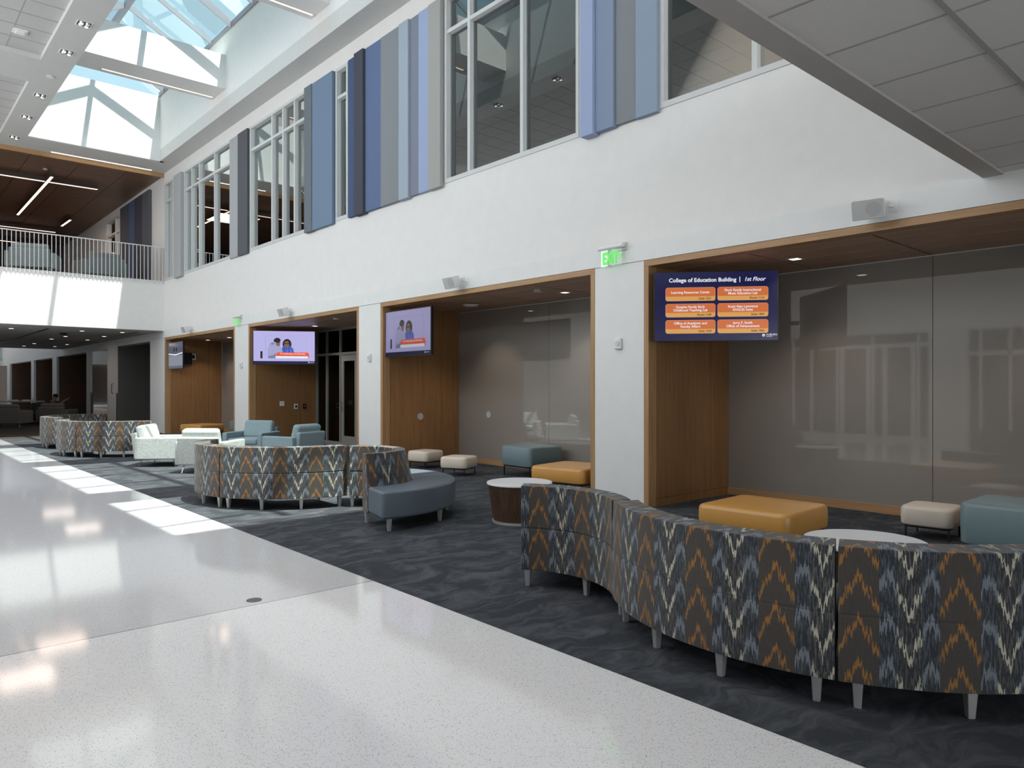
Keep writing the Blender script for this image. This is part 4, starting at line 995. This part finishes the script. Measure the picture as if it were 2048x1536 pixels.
# ------------------------------------------------------------------ lights
def lamp(kind, name, loc, energy, color=(1, 1, 1), size=.1, rot=None, spot=None, sy=None):
    l = bpy.data.lights.new(name, kind); l.energy = energy; l.color = color
    if kind == 'AREA':
        l.size = size
        if sy: l.shape = 'RECTANGLE'; l.size_y = sy
    elif kind in ('POINT', 'SPOT'): l.shadow_soft_size = size
    if spot: l.spot_size = R(spot); l.spot_blend = .6
    o = bpy.data.objects.new(name, l); COL.objects.link(o); o.location = loc
    if rot: o.rotation_euler = rot
    return o
su = lamp('SUN', 'sun', (0, 0, 30), 11.5, (1, .89, .80)); su.data.angle = R(.6)
su.rotation_euler = Vector((-.122, .355, -1)).to_track_quat('-Z', 'Y').to_euler()
for x, y in ((8.12, 4.15), (8.30, 8.05), (8.25, 10.45), (8.32, 16.6), (8.28, 23.9), (8.33, 22.2), (8.12, 1.5)):
    lamp('SPOT', 'downlight_lamp', (x, y, CA - .02), 35, (1, .85, .7), .05, (0, 0, 0), 110)
for x, y in ((4, 28), (5.5, 31)):
    lamp('AREA', 'channel_lamp', (x, y, 7.9), 30, (1, .75, .6), 1.5, (0, 0, 0))
lamp('AREA', 'office_lamp', (9.5, 3.5, 8.0), 230, (1, .88, .78), 1.5, (0, 0, 0))
for y in (27.5, 31.5): lamp('AREA', 'under_balcony_lamp', (5.5, y, 3.2), 10, (1, .85, .75), 1.0, (0, 0, 0))

for yv in (23.94, 21.93, 20.11, 17.15, 15.60, 13.4, 11.4, 9.4, 7.4, 5.4, 3.6):
    for xv in (3.12, -.6): lamp('SPOT', 'spotlight_lamp', (xv, yv, CZ - .06), 110, (1, .93, .86), .06, (0, 0, 0), 100)  # left row and nearest lamps are added fill without fixtures
# added area lamps outside the invented strip window and back glazing, as soft fill
lamp('AREA', 'window_daylight', (-3.65, 14.5, 6.4), 690, (.97, .985, 1), 2.9, (0, -PI / 2, 0), sy=19.8)
lamp('AREA', 'window_daylight', (2, -9.2, 1.7), 230, (.97, .985, 1), 10.5, (PI / 2, 0, 0), sy=2.6)
lamp('AREA', 'window_daylight', (2, -9.2, 6.3), 600, (.97, .985, 1), 10.5, (PI / 2, 0, 0), sy=2.8)
# world: bright hazy sky
w = bpy.data.worlds.new('World'); S.world = w; w.use_nodes = True; nt = w.node_tree; nt.nodes.clear()
wo = nt.nodes.new('ShaderNodeOutputWorld'); bg = nt.nodes.new('ShaderNodeBackground')
tc = nt.nodes.new('ShaderNodeTexCoord'); sp_ = nt.nodes.new('ShaderNodeSeparateXYZ'); nt.links.new(tc.outputs['Generated'], sp_.inputs[0])
cr = nt.nodes.new('ShaderNodeValToRGB'); nt.links.new(sp_.outputs[2], cr.inputs[0])
cr.color_ramp.elements[0].position = .0; cr.color_ramp.elements[0].color = (.62, .70, .72, 1)
cr.color_ramp.elements[1].position = .6; cr.color_ramp.elements[1].color = (.47, .66, .83, 1)
nt.links.new(cr.outputs[0], bg.inputs[0]); bg.inputs[1].default_value = 1.25; nt.links.new(bg.outputs[0], wo.inputs[0])

# ------------------------------------------------------------------ camera
A = math.atan2(1302, 1460)
cd = bpy.data.cameras.new('camera'); cam = bpy.data.objects.new('camera', cd); COL.objects.link(cam)
cam.location = (0, 0, 1.5); cam.rotation_euler = (PI / 2, 0, -A); cd.sensor_width = 36; cd.lens = 36 * 1460 / 2048; cd.shift_y = 5 / 2048
cd.clip_start = .05; cd.clip_end = 300; S.camera = cam
vs = S.view_settings; vs.view_transform = 'Standard'; vs.look = 'None'; vs.gamma = 1; vs.use_curve_mapping = False; vs.exposure = 0.13
